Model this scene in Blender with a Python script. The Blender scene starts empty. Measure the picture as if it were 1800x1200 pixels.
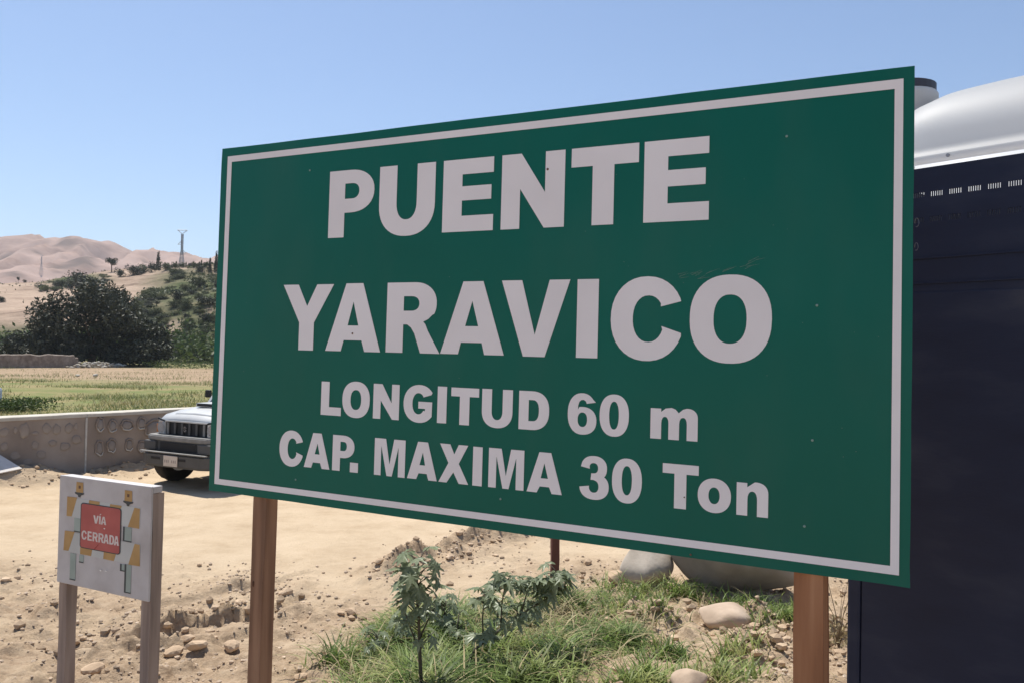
import bpy, bmesh, math, random
import numpy as np
from mathutils import Vector, Matrix
random.seed(7); RNG = np.random.default_rng(11)
S = bpy.context.scene
COL = S.collection
R_ = math.radians

# ------------------------------------------------------------------ camera
FPX = 1400.0
EYE = Vector((0, 0, 2.0))
PITCH, ROLL = R_(1.0), R_(1.2)
Fw = Vector((0, math.cos(PITCH), math.sin(PITCH)))
r0 = Vector((1, 0, 0)); u0 = r0.cross(Fw)
Rt = r0 * math.cos(ROLL) + u0 * math.sin(ROLL)
Up = u0 * math.cos(ROLL) - r0 * math.sin(ROLL)
cam_d = bpy.data.cameras.new('camera'); cam = bpy.data.objects.new('camera', cam_d); COL.objects.link(cam)
cam_d.sensor_width = 36; cam_d.lens = 36 * FPX / 1800
cam_d.clip_start = 0.05; cam_d.clip_end = 9000
M = Matrix((Rt, Up, -Fw)).transposed().to_4x4(); M.translation = EYE
cam.matrix_world = M
S.camera = cam

# ------------------------------------------------------------------ sky, sun, exposure
SUN_EL, SUN_AZ = R_(65), R_(-32)          # behind the sign, a little to the left
w = bpy.data.worlds.new('World'); S.world = w; w.use_nodes = True
wn = w.node_tree.nodes; wl = w.node_tree.links
bg = wn['Background']
sky = wn.new('ShaderNodeTexSky'); sky.sky_type = 'NISHITA'; sky.sun_disc = False
sky.sun_elevation = SUN_EL; sky.sun_rotation = SUN_AZ
sky.air_density = 1.0; sky.dust_density = 0.7; sky.ozone_density = 3.2; sky.altitude = 500
wl.new(sky.outputs[0], bg.inputs[0]); bg.inputs[1].default_value = 0.115
sd = bpy.data.lights.new('sun', 'SUN'); sun = bpy.data.objects.new('sun', sd); COL.objects.link(sun)
sd.energy = 5.0; sd.angle = R_(0.53); sd.color = (1.0, 0.955, 0.87)
sv = Vector((math.sin(SUN_AZ) * math.cos(SUN_EL), math.cos(SUN_AZ) * math.cos(SUN_EL), math.sin(SUN_EL)))
sun.rotation_euler = sv.to_track_quat('Z', 'Y').to_euler(); sun.location = sv * 50
S.view_settings.view_transform = 'Standard'; S.view_settings.look = 'None'
S.view_settings.gamma = 1; S.view_settings.use_curve_mapping = False
S.view_settings.exposure = 0.38
S.render.engine = 'CYCLES'
S.cycles.max_bounces = 8; S.cycles.volume_bounces = 0
S.cycles.transparent_max_bounces = 8

# ------------------------------------------------------------------ helpers
def ray(px, py):
    return Rt * ((px - 900) / FPX) - Up * ((py - 600) / FPX) + Fw
def at(px, py, z):                         # a point at depth z along the view
    return EYE + ray(px, py) * z
def onz(px, py, h=0.0):                    # a point on the level z = h
    d = ray(px, py); return EYE + d * ((h - EYE.z) / d.z)
def lerp(a, b, t): return a + (b - a) * t
def sstep(a, b, x):
    t = np.clip((x - a) / (b - a), 0, 1); return t * t * (3 - 2 * t)

_perm = np.random.default_rng(3).random((256, 256))
def vnoise(x, y):
    xi = np.floor(x).astype(int); yi = np.floor(y).astype(int)
    fx = x - xi; fy = y - yi
    fx = fx * fx * (3 - 2 * fx); fy = fy * fy * (3 - 2 * fy)
    g = lambda a, b: _perm[a & 255, b & 255]
    return (g(xi, yi) * (1 - fx) + g(xi + 1, yi) * fx) * (1 - fy) + (g(xi, yi + 1) * (1 - fx) + g(xi + 1, yi + 1) * fx) * fy - 0.5
def fbm(x, y, sc, o=4, g=0.5):
    v = 0; a = 1.0; x = np.asarray(x, float) * sc; y = np.asarray(y, float) * sc
    for i in range(o):
        v = v + a * vnoise(x + 17.3 * i, y - 9.1 * i); a *= g; x = x * 2.03; y = y * 2.03
    return v

def tag(o, label=None, cat=None, group=None, kind=None):
    if label: o['label'] = label
    if cat: o['category'] = cat
    if group: o['group'] = group
    if kind: o['kind'] = kind
    return o
def empty(name, loc, rz=0.0):
    o = bpy.data.objects.new(name, None); COL.objects.link(o)
    o.location = loc; o.rotation_euler = (0, 0, rz); o.empty_display_size = 0.1
    return o
def link(name, me, mat=None, parent=None, smooth=False):
    o = bpy.data.objects.new(name, me); COL.objects.link(o)
    if mat is not None and len(me.materials) == 0: me.materials.append(mat)
    if parent is not None: o.parent = parent
    if smooth:
        for p in me.polygons: p.use_smooth = True
    return o
def mesh_np(name, V, F, flat_shade=False):
    """fast mesh from an (n,3) array and an (m,k) array of faces"""
    V = np.asarray(V, np.float32); F = np.asarray(F, np.int32)
    me = bpy.data.meshes.new(name)
    me.vertices.add(len(V)); me.vertices.foreach_set('co', V.ravel())
    k = F.shape[1]
    me.loops.add(F.size); me.loops.foreach_set('vertex_index', F.ravel())
    me.polygons.add(len(F)); me.polygons.foreach_set('loop_start', np.arange(0, F.size, k, dtype=np.int32))
    me.polygons.foreach_set('loop_total', np.full(len(F), k, np.int32))
    me.update(calc_edges=True)
    if flat_shade: me.shade_flat()
    return me
def mesh_pd(name, V, F):
    me = bpy.data.meshes.new(name); me.from_pydata([tuple(v) for v in V], [], F); me.update(); return me
def bm_mesh(name, bm):
    me = bpy.data.meshes.new(name); bmesh.ops.recalc_face_normals(bm, faces=bm.faces)
    bm.to_mesh(me); bm.free(); return me
def add_box(bm, x0, x1, y0, y1, z0, z1, mtx=None, bev=0.0):
    b = bmesh.new()
    bmesh.ops.create_cube(b, size=1)
    for v in b.verts:
        v.co = Vector((lerp(x0, x1, v.co.x + .5), lerp(y0, y1, v.co.y + .5), lerp(z0, z1, v.co.z + .5)))
    if bev > 0: bmesh.ops.bevel(b, geom=b.edges[:], offset=bev, segments=2, affect='EDGES', profile=.6)
    if mtx is not None: bmesh.ops.transform(b, matrix=mtx, verts=b.verts)
    t = bpy.data.meshes.new('tmp'); b.to_mesh(t); b.free(); bm.from_mesh(t); bpy.data.meshes.remove(t)
def box(name, x0, x1, y0, y1, z0, z1, mat, parent=None, bev=0.0, mtx=None):
    bm = bmesh.new(); add_box(bm, x0, x1, y0, y1, z0, z1, mtx, bev)
    return link(name, bm_mesh(name, bm), mat, parent)
def tube(pts, rad, seg=8, cap=True):
    """vertices and faces of a tube along pts with a radius per point"""
    pts = [Vector(p) for p in pts]
    if not hasattr(rad, '__len__'): rad = [rad] * len(pts)
    V = []; F = []
    ref = Vector((0.31, 0.2, 0.93))
    for i, p in enumerate(pts):
        t = (pts[min(i + 1, len(pts) - 1)] - pts[max(i - 1, 0)]).normalized()
        a = t.cross(ref)
        if a.length < 1e-3: a = t.cross(Vector((1, 0, 0)))
        a.normalize(); b = t.cross(a)
        for k in range(seg):
            th = 2 * math.pi * k / seg
            V.append(p + (a * math.cos(th) + b * math.sin(th)) * rad[i])
    for i in range(len(pts) - 1):
        for k in range(seg):
            k2 = (k + 1) % seg
            F.append((i * seg + k, i * seg + k2, (i + 1) * seg + k2, (i + 1) * seg + k))
    if cap:
        F.append(tuple(range(seg - 1, -1, -1))); F.append(tuple((len(pts) - 1) * seg + k for k in range(seg)))
    return V, F
def join(parts):
    V = []; F = []
    for v, f in parts:
        n = len(V); V += list(v); F += [tuple(i + n for i in q) for q in f]
    return V, F

# ------------------------------------------------------------------ materials
def new_mat(name):
    m = bpy.data.materials.new(name); m.use_nodes = True
    return m, m.node_tree.nodes, m.node_tree.links, m.node_tree.nodes['Principled BSDF']
def N(nodes, t, **kw):
    n = nodes.new(t)
    for k, v in kw.items(): setattr(n, k, v)
    return n
def ramp(nodes, cols):
    r = nodes.new('ShaderNodeValToRGB'); e = r.color_ramp.elements
    while len(e) < len(cols): e.new(0.5)
    for i, (p, c) in enumerate(cols):
        e[i].position = p; e[i].color = (*c, 1)
    return r
def nmat(name, cols, scale=5.0, rough=0.6, bump=0.0, bscale=None, spec=0.3, metal=0.0, stretch=(1, 1, 1), detail=5, island=0.0, coat=0.0, dist=0.02):
    m, n, l, b = new_mat(name)
    tc = n.new('ShaderNodeTexCoord'); mp = n.new('ShaderNodeMapping'); l.new(tc.outputs['Object'], mp.inputs[0])
    mp.inputs['Scale'].default_value = stretch
    tx = n.new('ShaderNodeTexNoise'); tx.inputs['Scale'].default_value = scale; tx.inputs['Detail'].default_value = detail
    l.new(mp.outputs[0], tx.inputs[0])
    rp = ramp(n, cols); l.new(tx.outputs[0], rp.inputs[0])
    out = rp.outputs[0]
    if island > 0:
        ge = n.new('ShaderNodeNewGeometry'); hs = n.new('ShaderNodeHueSaturation')
        mr = n.new('ShaderNodeMapRange'); mr.inputs[3].default_value = 1 - island; mr.inputs[4].default_value = 1 + island
        l.new(ge.outputs['Random Per Island'], mr.inputs[0]); l.new(mr.outputs[0], hs.inputs['Value'])
        l.new(out, hs.inputs['Color']); out = hs.outputs[0]
    l.new(out, b.inputs['Base Color'])
    b.inputs['Roughness'].default_value = rough; b.inputs['Metallic'].default_value = metal
    b.inputs['Specular IOR Level'].default_value = spec
    b.inputs['Coat Weight'].default_value = coat
    if bump > 0:
        t2 = n.new('ShaderNodeTexNoise'); t2.inputs['Scale'].default_value = bscale or scale * 3; t2.inputs['Detail'].default_value = 6
        l.new(mp.outputs[0], t2.inputs[0])
        bp = n.new('ShaderNodeBump'); bp.inputs['Strength'].default_value = bump; bp.inputs['Distance'].default_value = dist
        l.new(t2.outputs[0], bp.inputs['Height']); l.new(bp.outputs[0], b.inputs['Normal'])
    return m
def flat(name, c, rough=0.5, **k):
    return nmat(name, [(.35, tuple(x * .92 for x in c)), (.65, tuple(min(1, x * 1.06) for x in c))], rough=rough, **k)
def leafmat(name, cols, scale=3.0, island=0.35, rough=0.5, trans=0.25):
    m = nmat(name, cols, scale=scale, rough=rough, island=island, spec=0.3)
    n = m.node_tree.nodes; l = m.node_tree.links; b = n['Principled BSDF']; o = n['Material Output']
    tr = n.new('ShaderNodeBsdfTranslucent'); mx = n.new('ShaderNodeMixShader'); mx.inputs[0].default_value = trans
    src = b.inputs['Base Color'].links[0].from_socket
    l.new(src, tr.inputs[0]); l.new(b.outputs[0], mx.inputs[1]); l.new(tr.outputs[0], mx.inputs[2]); l.new(mx.outputs[0], o.inputs[0])
    return m

# ground: colour by soil kind (road dust / broken dark earth / field grass), stored as mesh attributes
def soil_mat():
    m, n, l, b = new_mat('soil')
    tc = n.new('ShaderNodeTexCoord')
    def noise(sc, de=6, ro=.6):
        t = n.new('ShaderNodeTexNoise'); t.inputs['Scale'].default_value = sc; t.inputs['Detail'].default_value = de
        t.inputs['Roughness'].default_value = ro; l.new(tc.outputs['Object'], t.inputs[0]); return t.outputs[0]
    def mix(f, a, c):
        x = n.new('ShaderNodeMix'); x.data_type = 'RGBA'
        if isinstance(f, float): x.inputs[0].default_value = f
        else: l.new(f, x.inputs[0])
        l.new(a, x.inputs[6]); l.new(c, x.inputs[7]); return x.outputs[2]
    def attr(nm):
        a = n.new('ShaderNodeAttribute'); a.attribute_name = nm; return a.outputs['Fac']
    r1 = ramp(n, [(.30, (.44, .328, .215)), (.5, (.54, .418, .285)), (.70, (.60, .472, .330))]); l.new(noise(1.6, 10, .72), r1.inputs[0])
    r2 = ramp(n, [(.34, (.18, .120, .077)), (.46, (.36, .258, .170)), (.58, (.46, .345, .235)), (.75, (.53, .40, .28))]); l.new(noise(9, 12, .82), r2.inputs[0])
    r3 = ramp(n, [(.30, (.30, .215, .125)), (.45, (.255, .220, .105)), (.62, (.145, .175, .060)), (.8, (.30, .27, .14))]); l.new(noise(.35, 8, .65), r3.inputs[0])
    r4 = ramp(n, [(.3, (.26, .185, .12)), (.6, (.36, .265, .175))]); l.new(noise(.6, 8, .7), r4.inputs[0])
    bk = n.new('ShaderNodeMath'); bk.operation = 'MULTIPLY'; l.new(attr('broken'), bk.inputs[0])
    pr = n.new('ShaderNodeMapRange'); pr.inputs[1].default_value = .35; pr.inputs[2].default_value = .6; pr.inputs[3].default_value = .35; pr.inputs[4].default_value = 1.0; l.new(noise(1.3, 5), pr.inputs[0]); l.new(pr.outputs[0], bk.inputs[1])
    c = mix(bk.outputs[0], r1.outputs[0], r2.outputs[0])
    c = mix(attr('field'), c, r3.outputs[0])
    c = mix(attr('plough'), c, r4.outputs[0])
    g = n.new('ShaderNodeRGB'); g.outputs[0].default_value = (.09, .115, .035, 1)
    c = mix(attr('turf'), c, g.outputs[0])
    l.new(c, b.inputs['Base Color']); b.inputs['Roughness'].default_value = .95; b.inputs['Specular IOR Level'].default_value = .1
    bp = n.new('ShaderNodeBump'); bp.inputs['Strength'].default_value = .9; bp.inputs['Distance'].default_value = .03
    l.new(noise(22, 10, .75), bp.inputs['Height']); l.new(bp.outputs[0], b.inputs['Normal'])
    return m
M_soil = soil_mat()

# ------------------------------------------------------------------ near terrain
def seg_d(x, y, a, b):
    ax, ay = a; bx, by = b; dx, dy = bx - ax, by - ay
    t = np.clip(((x - ax) * dx + (y - ay) * dy) / (dx * dx + dy * dy), 0, 1)
    return np.hypot(x - ax - t * dx, y - ay - t * dy), t
def P2(px, py, h=0.0):
    p = onz(px, py, h); return (p.x, p.y)
WALL_A = P2(-330, 886); WALL_0 = P2(0, 853); WALL_B = P2(250, 825)
_wd = Vector((WALL_B[0] - WALL_0[0], WALL_B[1] - WALL_0[1])).normalized()
WALL_A = (WALL_0[0] - _wd.x * 4.5, WALL_0[1] - _wd.y * 4.5); WALL_C = (WALL_B[0] + _wd.x * 7, WALL_B[1] + _wd.y * 7)
TUR = [P2(*q) for q in ((570, 1270), (612, 1190), (672, 1135), (750, 1095), (880, 1085), (960, 1065), (1060, 1085), (1125, 1135), (1110, 1180), (1010, 1200), (960, 1290), (700, 1400))]
def in_poly(x, y, poly):
    c = np.zeros(np.shape(x), bool); n = len(poly)
    for i in range(n):
        x1, y1 = poly[i]; x2, y2 = poly[(i + 1) % n]
        k = ((y1 > y) != (y2 > y)) & (x < (x2 - x1) * (y - y1) / (y2 - y1 + 1e-9) + x1); c ^= k
    return c
def poly_soft(x, y, poly, s=0.18):
    """1 inside, 0 outside, soft over about s"""
    d = np.full(np.shape(x), 9.0)
    for i in range(len(poly)):
        d = np.minimum(d, seg_d(x, y, poly[i], poly[(i + 1) % len(poly)])[0])
    sgn = np.where(in_poly(x, y, poly), d, -d)
    return sstep(-s, s, sgn)
RIDGE = [P2(690, 1010), P2(790, 975), P2(870, 950), P2(960, 938), P2(1060, 930)]
DITCH = [P2(180, 1125), P2(300, 1108), P2(345, 1098), P2(420, 1085), P2(520, 1050)]
def polyline_d(x, y, L):
    d = np.full(np.shape(x), 99.0)
    for a, b in zip(L[:-1], L[1:]): d = np.minimum(d, seg_d(x, y, a, b)[0])
    return d
def broken(x, y):
    """how broken the earth is: smooth road far off, rubble near and on the bank"""
    left = sstep(7.1, 5.6, y + .5 * fbm(x, y, .8, 3) + .18 * x)
    right = sstep(8.3, 7.0, y + .6 * fbm(x, y, .9, 3)) * sstep(-.5, .5, x)
    rg = np.exp(-(polyline_d(x, y, RIDGE) / .38) ** 2)
    wl_ = np.exp(-(seg_d(x, y, WALL_A, WALL_C)[0] / .55) ** 2)
    return np.clip(np.maximum.reduce([left, right, rg, .8 * wl_]), 0, 1)
def ground_h(x, y):
    x = np.asarray(x, float); y = np.asarray(y, float)
    amp = .08 + .38 * sstep(-1.0, .9, x)
    h = amp * sstep(5.9, 3.3, y)
    near = sstep(40, 15, np.hypot(x, y))
    h = h + near * .05 * fbm(x, y, .35, 3)
    br = broken(x, y)
    h = h + near * (.012 + .05 * br) * fbm(x, y, 2.6, 4, .55)
    h = h + near * br * (.085 * np.maximum(0, fbm(x, y, 7.0, 3, .65) + .05) + .035 * (.25 - np.abs(fbm(x, y, 4.0, 3, .6))) + .025 * fbm(x, y, 16.0, 2, .6))
    d = polyline_d(x, y, RIDGE)
    h = h + .13 * np.exp(-(d / .2) ** 2) * (.55 + 1.3 * np.clip(fbm(x, y, 3.1, 3) + .25, 0, 1))
    d = polyline_d(x, y, DITCH)
    h = h - .05 * np.exp(-(d / .12) ** 2)
    def scarp(L, drop, reach, seed):
        L = sorted(L); lx = [q[0] for q in L]; ly = [q[1] for q in L]
        yd = np.interp(x, lx, ly) + .10 * fbm(x, x * 0 + seed, 3.0, 4, .6)
        wx = sstep(lx[0] - .15, lx[0] + .2, x) * sstep(lx[-1] + .15, lx[-1] - .2, x)
        e = y - yd; return drop * wx * sstep(-.025, .03, e) * np.exp(-np.maximum(0, e) / reach) * (.6 + 1.2 * np.clip(.4 + fbm(x, y, 2.5, 2), 0, 1))
    h = h + scarp(DITCH, .13, .45, 1.5) + scarp(RIDGE, .065, .5, 8.5)
    h = h + .5 * scarp([(q[0] - .1, q[1] + .75) for q in DITCH], .13, .3, 4.5) + .4 * scarp([(q[0] + .1, q[1] - .45) for q in DITCH], .13, .25, 6.5)
    d, t = seg_d(x, y, WALL_A, WALL_C)
    h = h + (.07 + .30 * sstep(.50, .18, t)) * np.exp(-(d / .6) ** 2) * (1 + 1.2 * fbm(x, y, 2.2, 3))
    h = h + .02 * poly_soft(x, y, TUR, .35)
    # loose heaps of earth on the right
    for (px, py, hh, rr) in ((1330, 1085, .10, .16), (1395, 1120, .10, .22), (1345, 1180, .09, .2), (1130, 1090, .09, .3), (1230, 1120, .05, .3), (1470, 1110, .12, .2), (1180, 1060, .05, .25)):
        q = P2(px, py, .05); h = h + hh * np.exp(-((x - q[0]) ** 2 + (y - q[1]) ** 2) / rr ** 2) * (1 + 1.6 * fbm(x, y, 6.0, 3))
    # the field beyond the wall lies a touch lower and is ploughed
    far = sstep(14, 22, y)
    h = h + far * sstep(600, 120, np.hypot(x, y)) * .22 * fbm(x, y, .11, 4)
    return h
def gh(x, y): return float(ground_h(np.array([x]), np.array([y]))[0])
def on_ground(px, py):
    d = ray(px, py); t = 1.0
    for i in range(60):
        p = EYE + d * t
        e = p.z - gh(p.x, p.y)
        if abs(e) < 1e-3: break
        t += e / max(.02, -d.z) * .8
    return EYE + d * t

def axis(lo, hi, step, ext, n=26):
    a = np.arange(lo, hi, step)
    g = np.geomspace(step * 2, ext, n); return np.concatenate([(lo - g)[::-1], a, hi + g])
xs = axis(-8.2, 4.4, .030, 2800)
ys_ = [2.6]
while ys_[-1] < 14.5: ys_.append(ys_[-1] + .018 + .0035 * max(0, ys_[-1] - 4))
while ys_[-1] < 130: ys_.append(ys_[-1] * 1.012)
ys = np.concatenate([(2.6 - np.geomspace(.05, 2800, 22))[::-1], np.array(ys_), np.geomspace(140, 2900, 26)])
X, Y = np.meshgrid(xs, ys)
Z = ground_h(X, Y)
nx, ny = len(xs), len(ys)
idx = np.arange(nx * ny).reshape(ny, nx)
F = np.stack([idx[:-1, :-1], idx[:-1, 1:], idx[1:, 1:], idx[1:, :-1]], -1).reshape(-1, 4)
me = mesh_np('ground', np.stack([X, Y, Z], -1).reshape(-1, 3), F)
def setattr_np(me, nm, a):
    at_ = me.attributes.new(nm, 'FLOAT', 'POINT'); at_.data.foreach_set('value', np.asarray(a, np.float32).ravel())
side = ((X - WALL_A[0]) * _wd.y - (Y - WALL_A[1]) * _wd.x) < 0       # beyond the wall
fieldm = np.where(side | (Y > 24), 1.0, 0.0) * sstep(11, 14, Y)
setattr_np(me, 'broken', broken(X, Y))
setattr_np(me, 'field', fieldm)
setattr_np(me, 'plough', fieldm * np.clip(sstep(40, 52, Y + 8 * fbm(X, Y, .07, 3)) * sstep(92, 74, Y) + sstep(100, 106, Y) * .5, 0, 1))
setattr_np(me, 'turf', poly_soft(X, Y, TUR, .2) * .4)
g = link('ground', me, M_soil, smooth=True); tag(g, kind='structure')

# ------------------------------------------------------------------ far terrain: scrubby ridge, desert hills
def prof(tab, D, shift=0.0):
    """crest heights over world x from (pixel x, pixel y) samples of the skyline at distance D"""
    xs_ = []; zs_ = []
    for px, py in tab:
        d = ray(px, py); t = D / d.y
        xs_.append(d.x * t); zs_.append(EYE.z + d.z * t + shift)
    return np.array(xs_), np.array(zs_)
RX, RZ = prof([(-900, 520), (-300, 505), (0, 500), (75, 494), (110, 488), (160, 482), (200, 476), (250, 472), (300, 469), (345, 468), (385, 462), (460, 446), (560, 430), (800, 424), (1100, 440), (1500, 462), (2200, 480), (3200, 520)], 230)
def ridge_h(x, y):
    c = np.interp(x, RX, RZ)
    s = np.clip((y + 6 * fbm(x, y, .02, 3) - 112) / 118, 0, 1)
    rise = .18 * sstep(0, .25, s) + .82 * s ** 1.25
    h = c * rise
    h = np.where(y > 230, c - (y - 230) * .02, h)
    h = h + sstep(112, 150, y) * (.35 * fbm(x, y, .5, 3) + 3.2 * fbm(x, y, .035, 4) + .9 * np.abs(fbm(x, y, .14, 3))) * np.where(y > 215, .25, 1)
    return h + np.where(y < 112, -.6, 0) - np.where(y > 420, (y - 420) * .2, 0)
def hit_ridge(px, py):
    d = ray(px, py); t = np.arange(110, 236, .5)
    p = np.array(EYE)[None] + np.array(d)[None] * (t / d.y)[:, None]; k = np.nonzero(ridge_h(p[:, 0], p[:, 1]) > p[:, 2])[0]
    if len(k): return Vector(p[k[0]])
    p = EYE + d * (226 / d.y)
    p.z = float(ridge_h(np.array([p.x]), np.array([p.y]))[0]); return p
def to_px(x, y, z):
    a = np.stack([x, y, z - EYE.z], -1); zz = a @ np.array(Fw)
    return 900 + FPX * (a @ np.array(Rt)) / zz, 600 - FPX * (a @ np.array(Up)) / zz

xs = np.concatenate([np.arange(-420, -60, 5.0), np.arange(-60 - 120, -60, 1.2)[0:0], np.arange(-60, 460, 5.0)])
xs = np.unique(np.concatenate([np.arange(-420, -180, 8.0), np.arange(-180, -40, 1.0), np.arange(-40, 460, 5.0)]))
ys = np.concatenate([np.arange(108, 236, 1.3), np.arange(238, 470, 8)])
X, Y = np.meshgrid(xs, ys); Z = ridge_h(X, Y)
idx = np.arange(X.size).reshape(X.shape)
F = np.stack([idx[:-1, :-1], idx[:-1, 1:], idx[1:, 1:], idx[1:, :-1]], -1).reshape(-1, 4)
me = mesh_np('ridge', np.stack([X, Y, Z], -1).reshape(-1, 3), F)
px, py = to_px(X, Y, Z)
def blob(cx, cy, rx, ry): return np.exp(-(((px - cx) / rx) ** 2 + ((py - cy) / ry) ** 2) ** 2)
veg = sstep(225, 330, px + 30 * fbm(X, Y, .06, 3)) * sstep(462, 492, py + 10 * fbm(X, Y, .1, 3))
veg = np.maximum(veg, sstep(560, 585, py + 10 * fbm(X, Y, .08, 3)))
veg = np.maximum(veg, .9 * blob(130, 490, 60, 12))
veg = np.maximum(veg, .9 * sstep(-6, 10, py - (490 + np.maximum(0, 301 - px) * .55) + 8 * fbm(X, Y, .1, 3)) * sstep(195, 225, px)) * (1 - .8 * blob(305, 575, 18, 14)) * (1 - .7 * blob(365, 545, 12, 8))
veg = np.where(px > 400, np.clip(.7 + fbm(X, Y, .05, 3), 0, 1), veg)
veg = np.clip(veg + .35 * fbm(X, Y, .12, 4) * (veg > .05), 0, 1)
setattr_np(me, 'veg', veg)
def hill_mat(name, sand, green, sc):
    m, n, l, b = new_mat(name)
    tc = n.new('ShaderNodeTexCoord')
    t = n.new('ShaderNodeTexNoise'); t.inputs['Scale'].default_value = sc; t.inputs['Detail'].default_value = 10; t.inputs['Roughness'].default_value = .75
    mp = n.new('ShaderNodeMapping'); mp.inputs['Scale'].default_value = (.4, 1, 1.6); l.new(tc.outputs['Object'], mp.inputs[0]); l.new(mp.outputs[0], t.inputs[0])
    r = ramp(n, sand); l.new(t.outputs[0], r.inputs[0])
    t2 = n.new('ShaderNodeTexNoise'); t2.inputs['Scale'].default_value = sc * 6; t2.inputs['Detail'].default_value = 6; l.new(tc.outputs['Object'], t2.inputs[0])
    r2 = ramp(n, green); l.new(t2.outputs[0], r2.inputs[0])
    a = n.new('ShaderNodeAttribute'); a.attribute_name = 'veg'
    x = n.new('ShaderNodeMix'); x.data_type = 'RGBA'
    l.new(a.outputs['Fac'], x.inputs[0]); l.new(r.outputs[0], x.inputs[6]); l.new(r2.outputs[0], x.inputs[7])
    l.new(x.outputs[2], b.inputs['Base Color']); b.inputs['Roughness'].default_value = .95; b.inputs['Specular IOR Level'].default_value = .05
    bp = n.new('ShaderNodeBump'); bp.inputs['Strength'].default_value = .8; bp.inputs['Distance'].default_value = .5
    l.new(t2.outputs[0], bp.inputs['Height']); l.new(bp.outputs[0], b.inputs['Normal'])
    return m
M_ridge = hill_mat('ridge_earth', [(.36, (.20, .145, .108)), (.47, (.34, .252, .190)), (.60, (.42, .318, .242))], [(.3, (.050, .066, .030)), (.55, (.085, .098, .045)), (.75, (.15, .135, .075))], .10)
g = link('ridge_hillside', me, M_ridge, smooth=True); tag(g, kind='structure')

DX, DZ = prof([(-1500, 440), (-700, 400), (-250, 405), (-60, 425), (0, 452), (35, 444), (62, 434), (100, 426), (130, 420), (165, 422), (200, 428), (225, 438), (250, 453), (272, 465), (290, 468), (310, 459), (328, 451), (345, 453), (365, 460), (390, 468), (450, 452), (560, 430), (760, 415), (1000, 430), (1300, 452), (1700, 430), (2400, 440), (3400, 470)], 1100)
def desert_h(x, y):
    c = np.interp(x, DX, DZ)
    s = np.clip((y - 480) / 620, 0, 1)
    h = c * (.30 * sstep(0, .35, s) + .70 * sstep(.15, 1.0, s))
    gul = fbm(x * 1.6, y * .5, .012, 4)
    h = h + sstep(480, 700, y) * (20 * gul * (1 - sstep(.72, 1, s)) - 44 * (np.abs(fbm(x * 1.5 + .35 * y, y * .55, .0085, 4, .55)) - .12) * (1 - .75 * sstep(.85, 1, s)) + 7 * fbm(x, y, .03, 4) * (1 - .8 * sstep(.9, 1, s)))
    return np.where(y > 1100, c - (y - 1100) * .12, h) - np.where(y < 490, 2, 0)
xs = np.unique(np.concatenate([np.arange(-1900, -900, 30.0), np.arange(-900, -340, 6.0), np.arange(-340, 2200, 30.0)]))
ys = np.concatenate([np.arange(470, 1110, 9.0), np.arange(1115, 1500, 40)])
X, Y = np.meshgrid(xs, ys); Z = desert_h(X, Y)
idx = np.arange(X.size).reshape(X.shape)
F = np.stack([idx[:-1, :-1], idx[:-1, 1:], idx[1:, 1:], idx[1:, :-1]], -1).reshape(-1, 4)
me = mesh_np('desert_hills', np.stack([X, Y, Z], -1).reshape(-1, 3), F)
setattr_np(me, 'veg', .9 * np.clip(fbm(X, Y * .5, .022, 5, .65) * 4.5 - 1.2, 0, 1))
M_des = hill_mat('desert_sand', [(.38, (.25, .170, .138)), (.5, (.345, .242, .200)), (.62, (.40, .290, .245))], [(.3, (.13, .10, .085)), (.7, (.19, .14, .115))], .009)
g = link('desert_hills', me, M_des, smooth=True); tag(g, kind='structure')
# a darker mountain behind, on the left
MX, MZ = prof([(-2600, 500), (-900, 392), (-400, 380), (-120, 398), (0, 413), (60, 427), (140, 436), (300, 470), (600, 500)], 1900)
xs = np.arange(-3600, -400, 45.0); ys = np.arange(1480, 2300, 40.0)
X, Y = np.meshgrid(xs, ys)
Z = np.interp(X, MX, MZ) * sstep(1450, 1900, Y) * (1 - .5 * sstep(1900, 2500, Y)) + 14 * fbm(X, Y, .006, 3) * sstep(1480, 1600, Y) * (np.abs(Y - 1900) > 60) - 3
idx = np.arange(X.size).reshape(X.shape)
F = np.stack([idx[:-1, :-1], idx[:-1, 1:], idx[1:, 1:], idx[1:, :-1]], -1).reshape(-1, 4)
me = mesh_np('mountain', np.stack([X, Y, Z], -1).reshape(-1, 3), F)
setattr_np(me, 'veg', .5 * np.clip(fbm(X, Y, .01, 4) * 3, 0, 1))
g = link('mountain', me, M_des, smooth=True); tag(g, kind='structure')

# ------------------------------------------------------------------ vegetation builders
def leaves_np(C, size, rng, flat_=0.0):
    """one bent two-triangle leaf per centre"""
    n = len(C)
    a = rng.normal(size=(n, 3)); a /= np.linalg.norm(a, axis=1)[:, None]
    b = rng.normal(size=(n, 3)); b[:, 2] *= (1 - flat_); b -= (b * a).sum(1)[:, None] * a; b /= np.linalg.norm(b, axis=1)[:, None]
    s = (size * rng.uniform(.6, 1.4, n))[:, None]
    V = np.stack([C - a * s, C + b * s * .45, C + a * s, C - b * s * .45], 1).reshape(-1, 3)
    F = np.arange(4 * n).reshape(n, 4); return V, F
def clump_points(n, clumps, rng, shell=.55):
    """points near the surfaces of several ellipsoid clumps (cx,cy,cz,rx,ry,rz)"""
    cl = np.array(clumps); wgt = cl[:, 3] * cl[:, 4] * cl[:, 5]; wgt = wgt ** .7; wgt /= wgt.sum()
    k = rng.choice(len(cl), n, p=wgt)
    d = rng.normal(size=(n, 3)); d /= np.linalg.norm(d, axis=1)[:, None]
    r = shell + (1.06 - shell) * rng.random(n) ** .6
    # ragged surface
    return cl[k, :3] + d * cl[k, 3:] * r[:, None] * (1 + .18 * rng.normal(size=n))[:, None]
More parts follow.
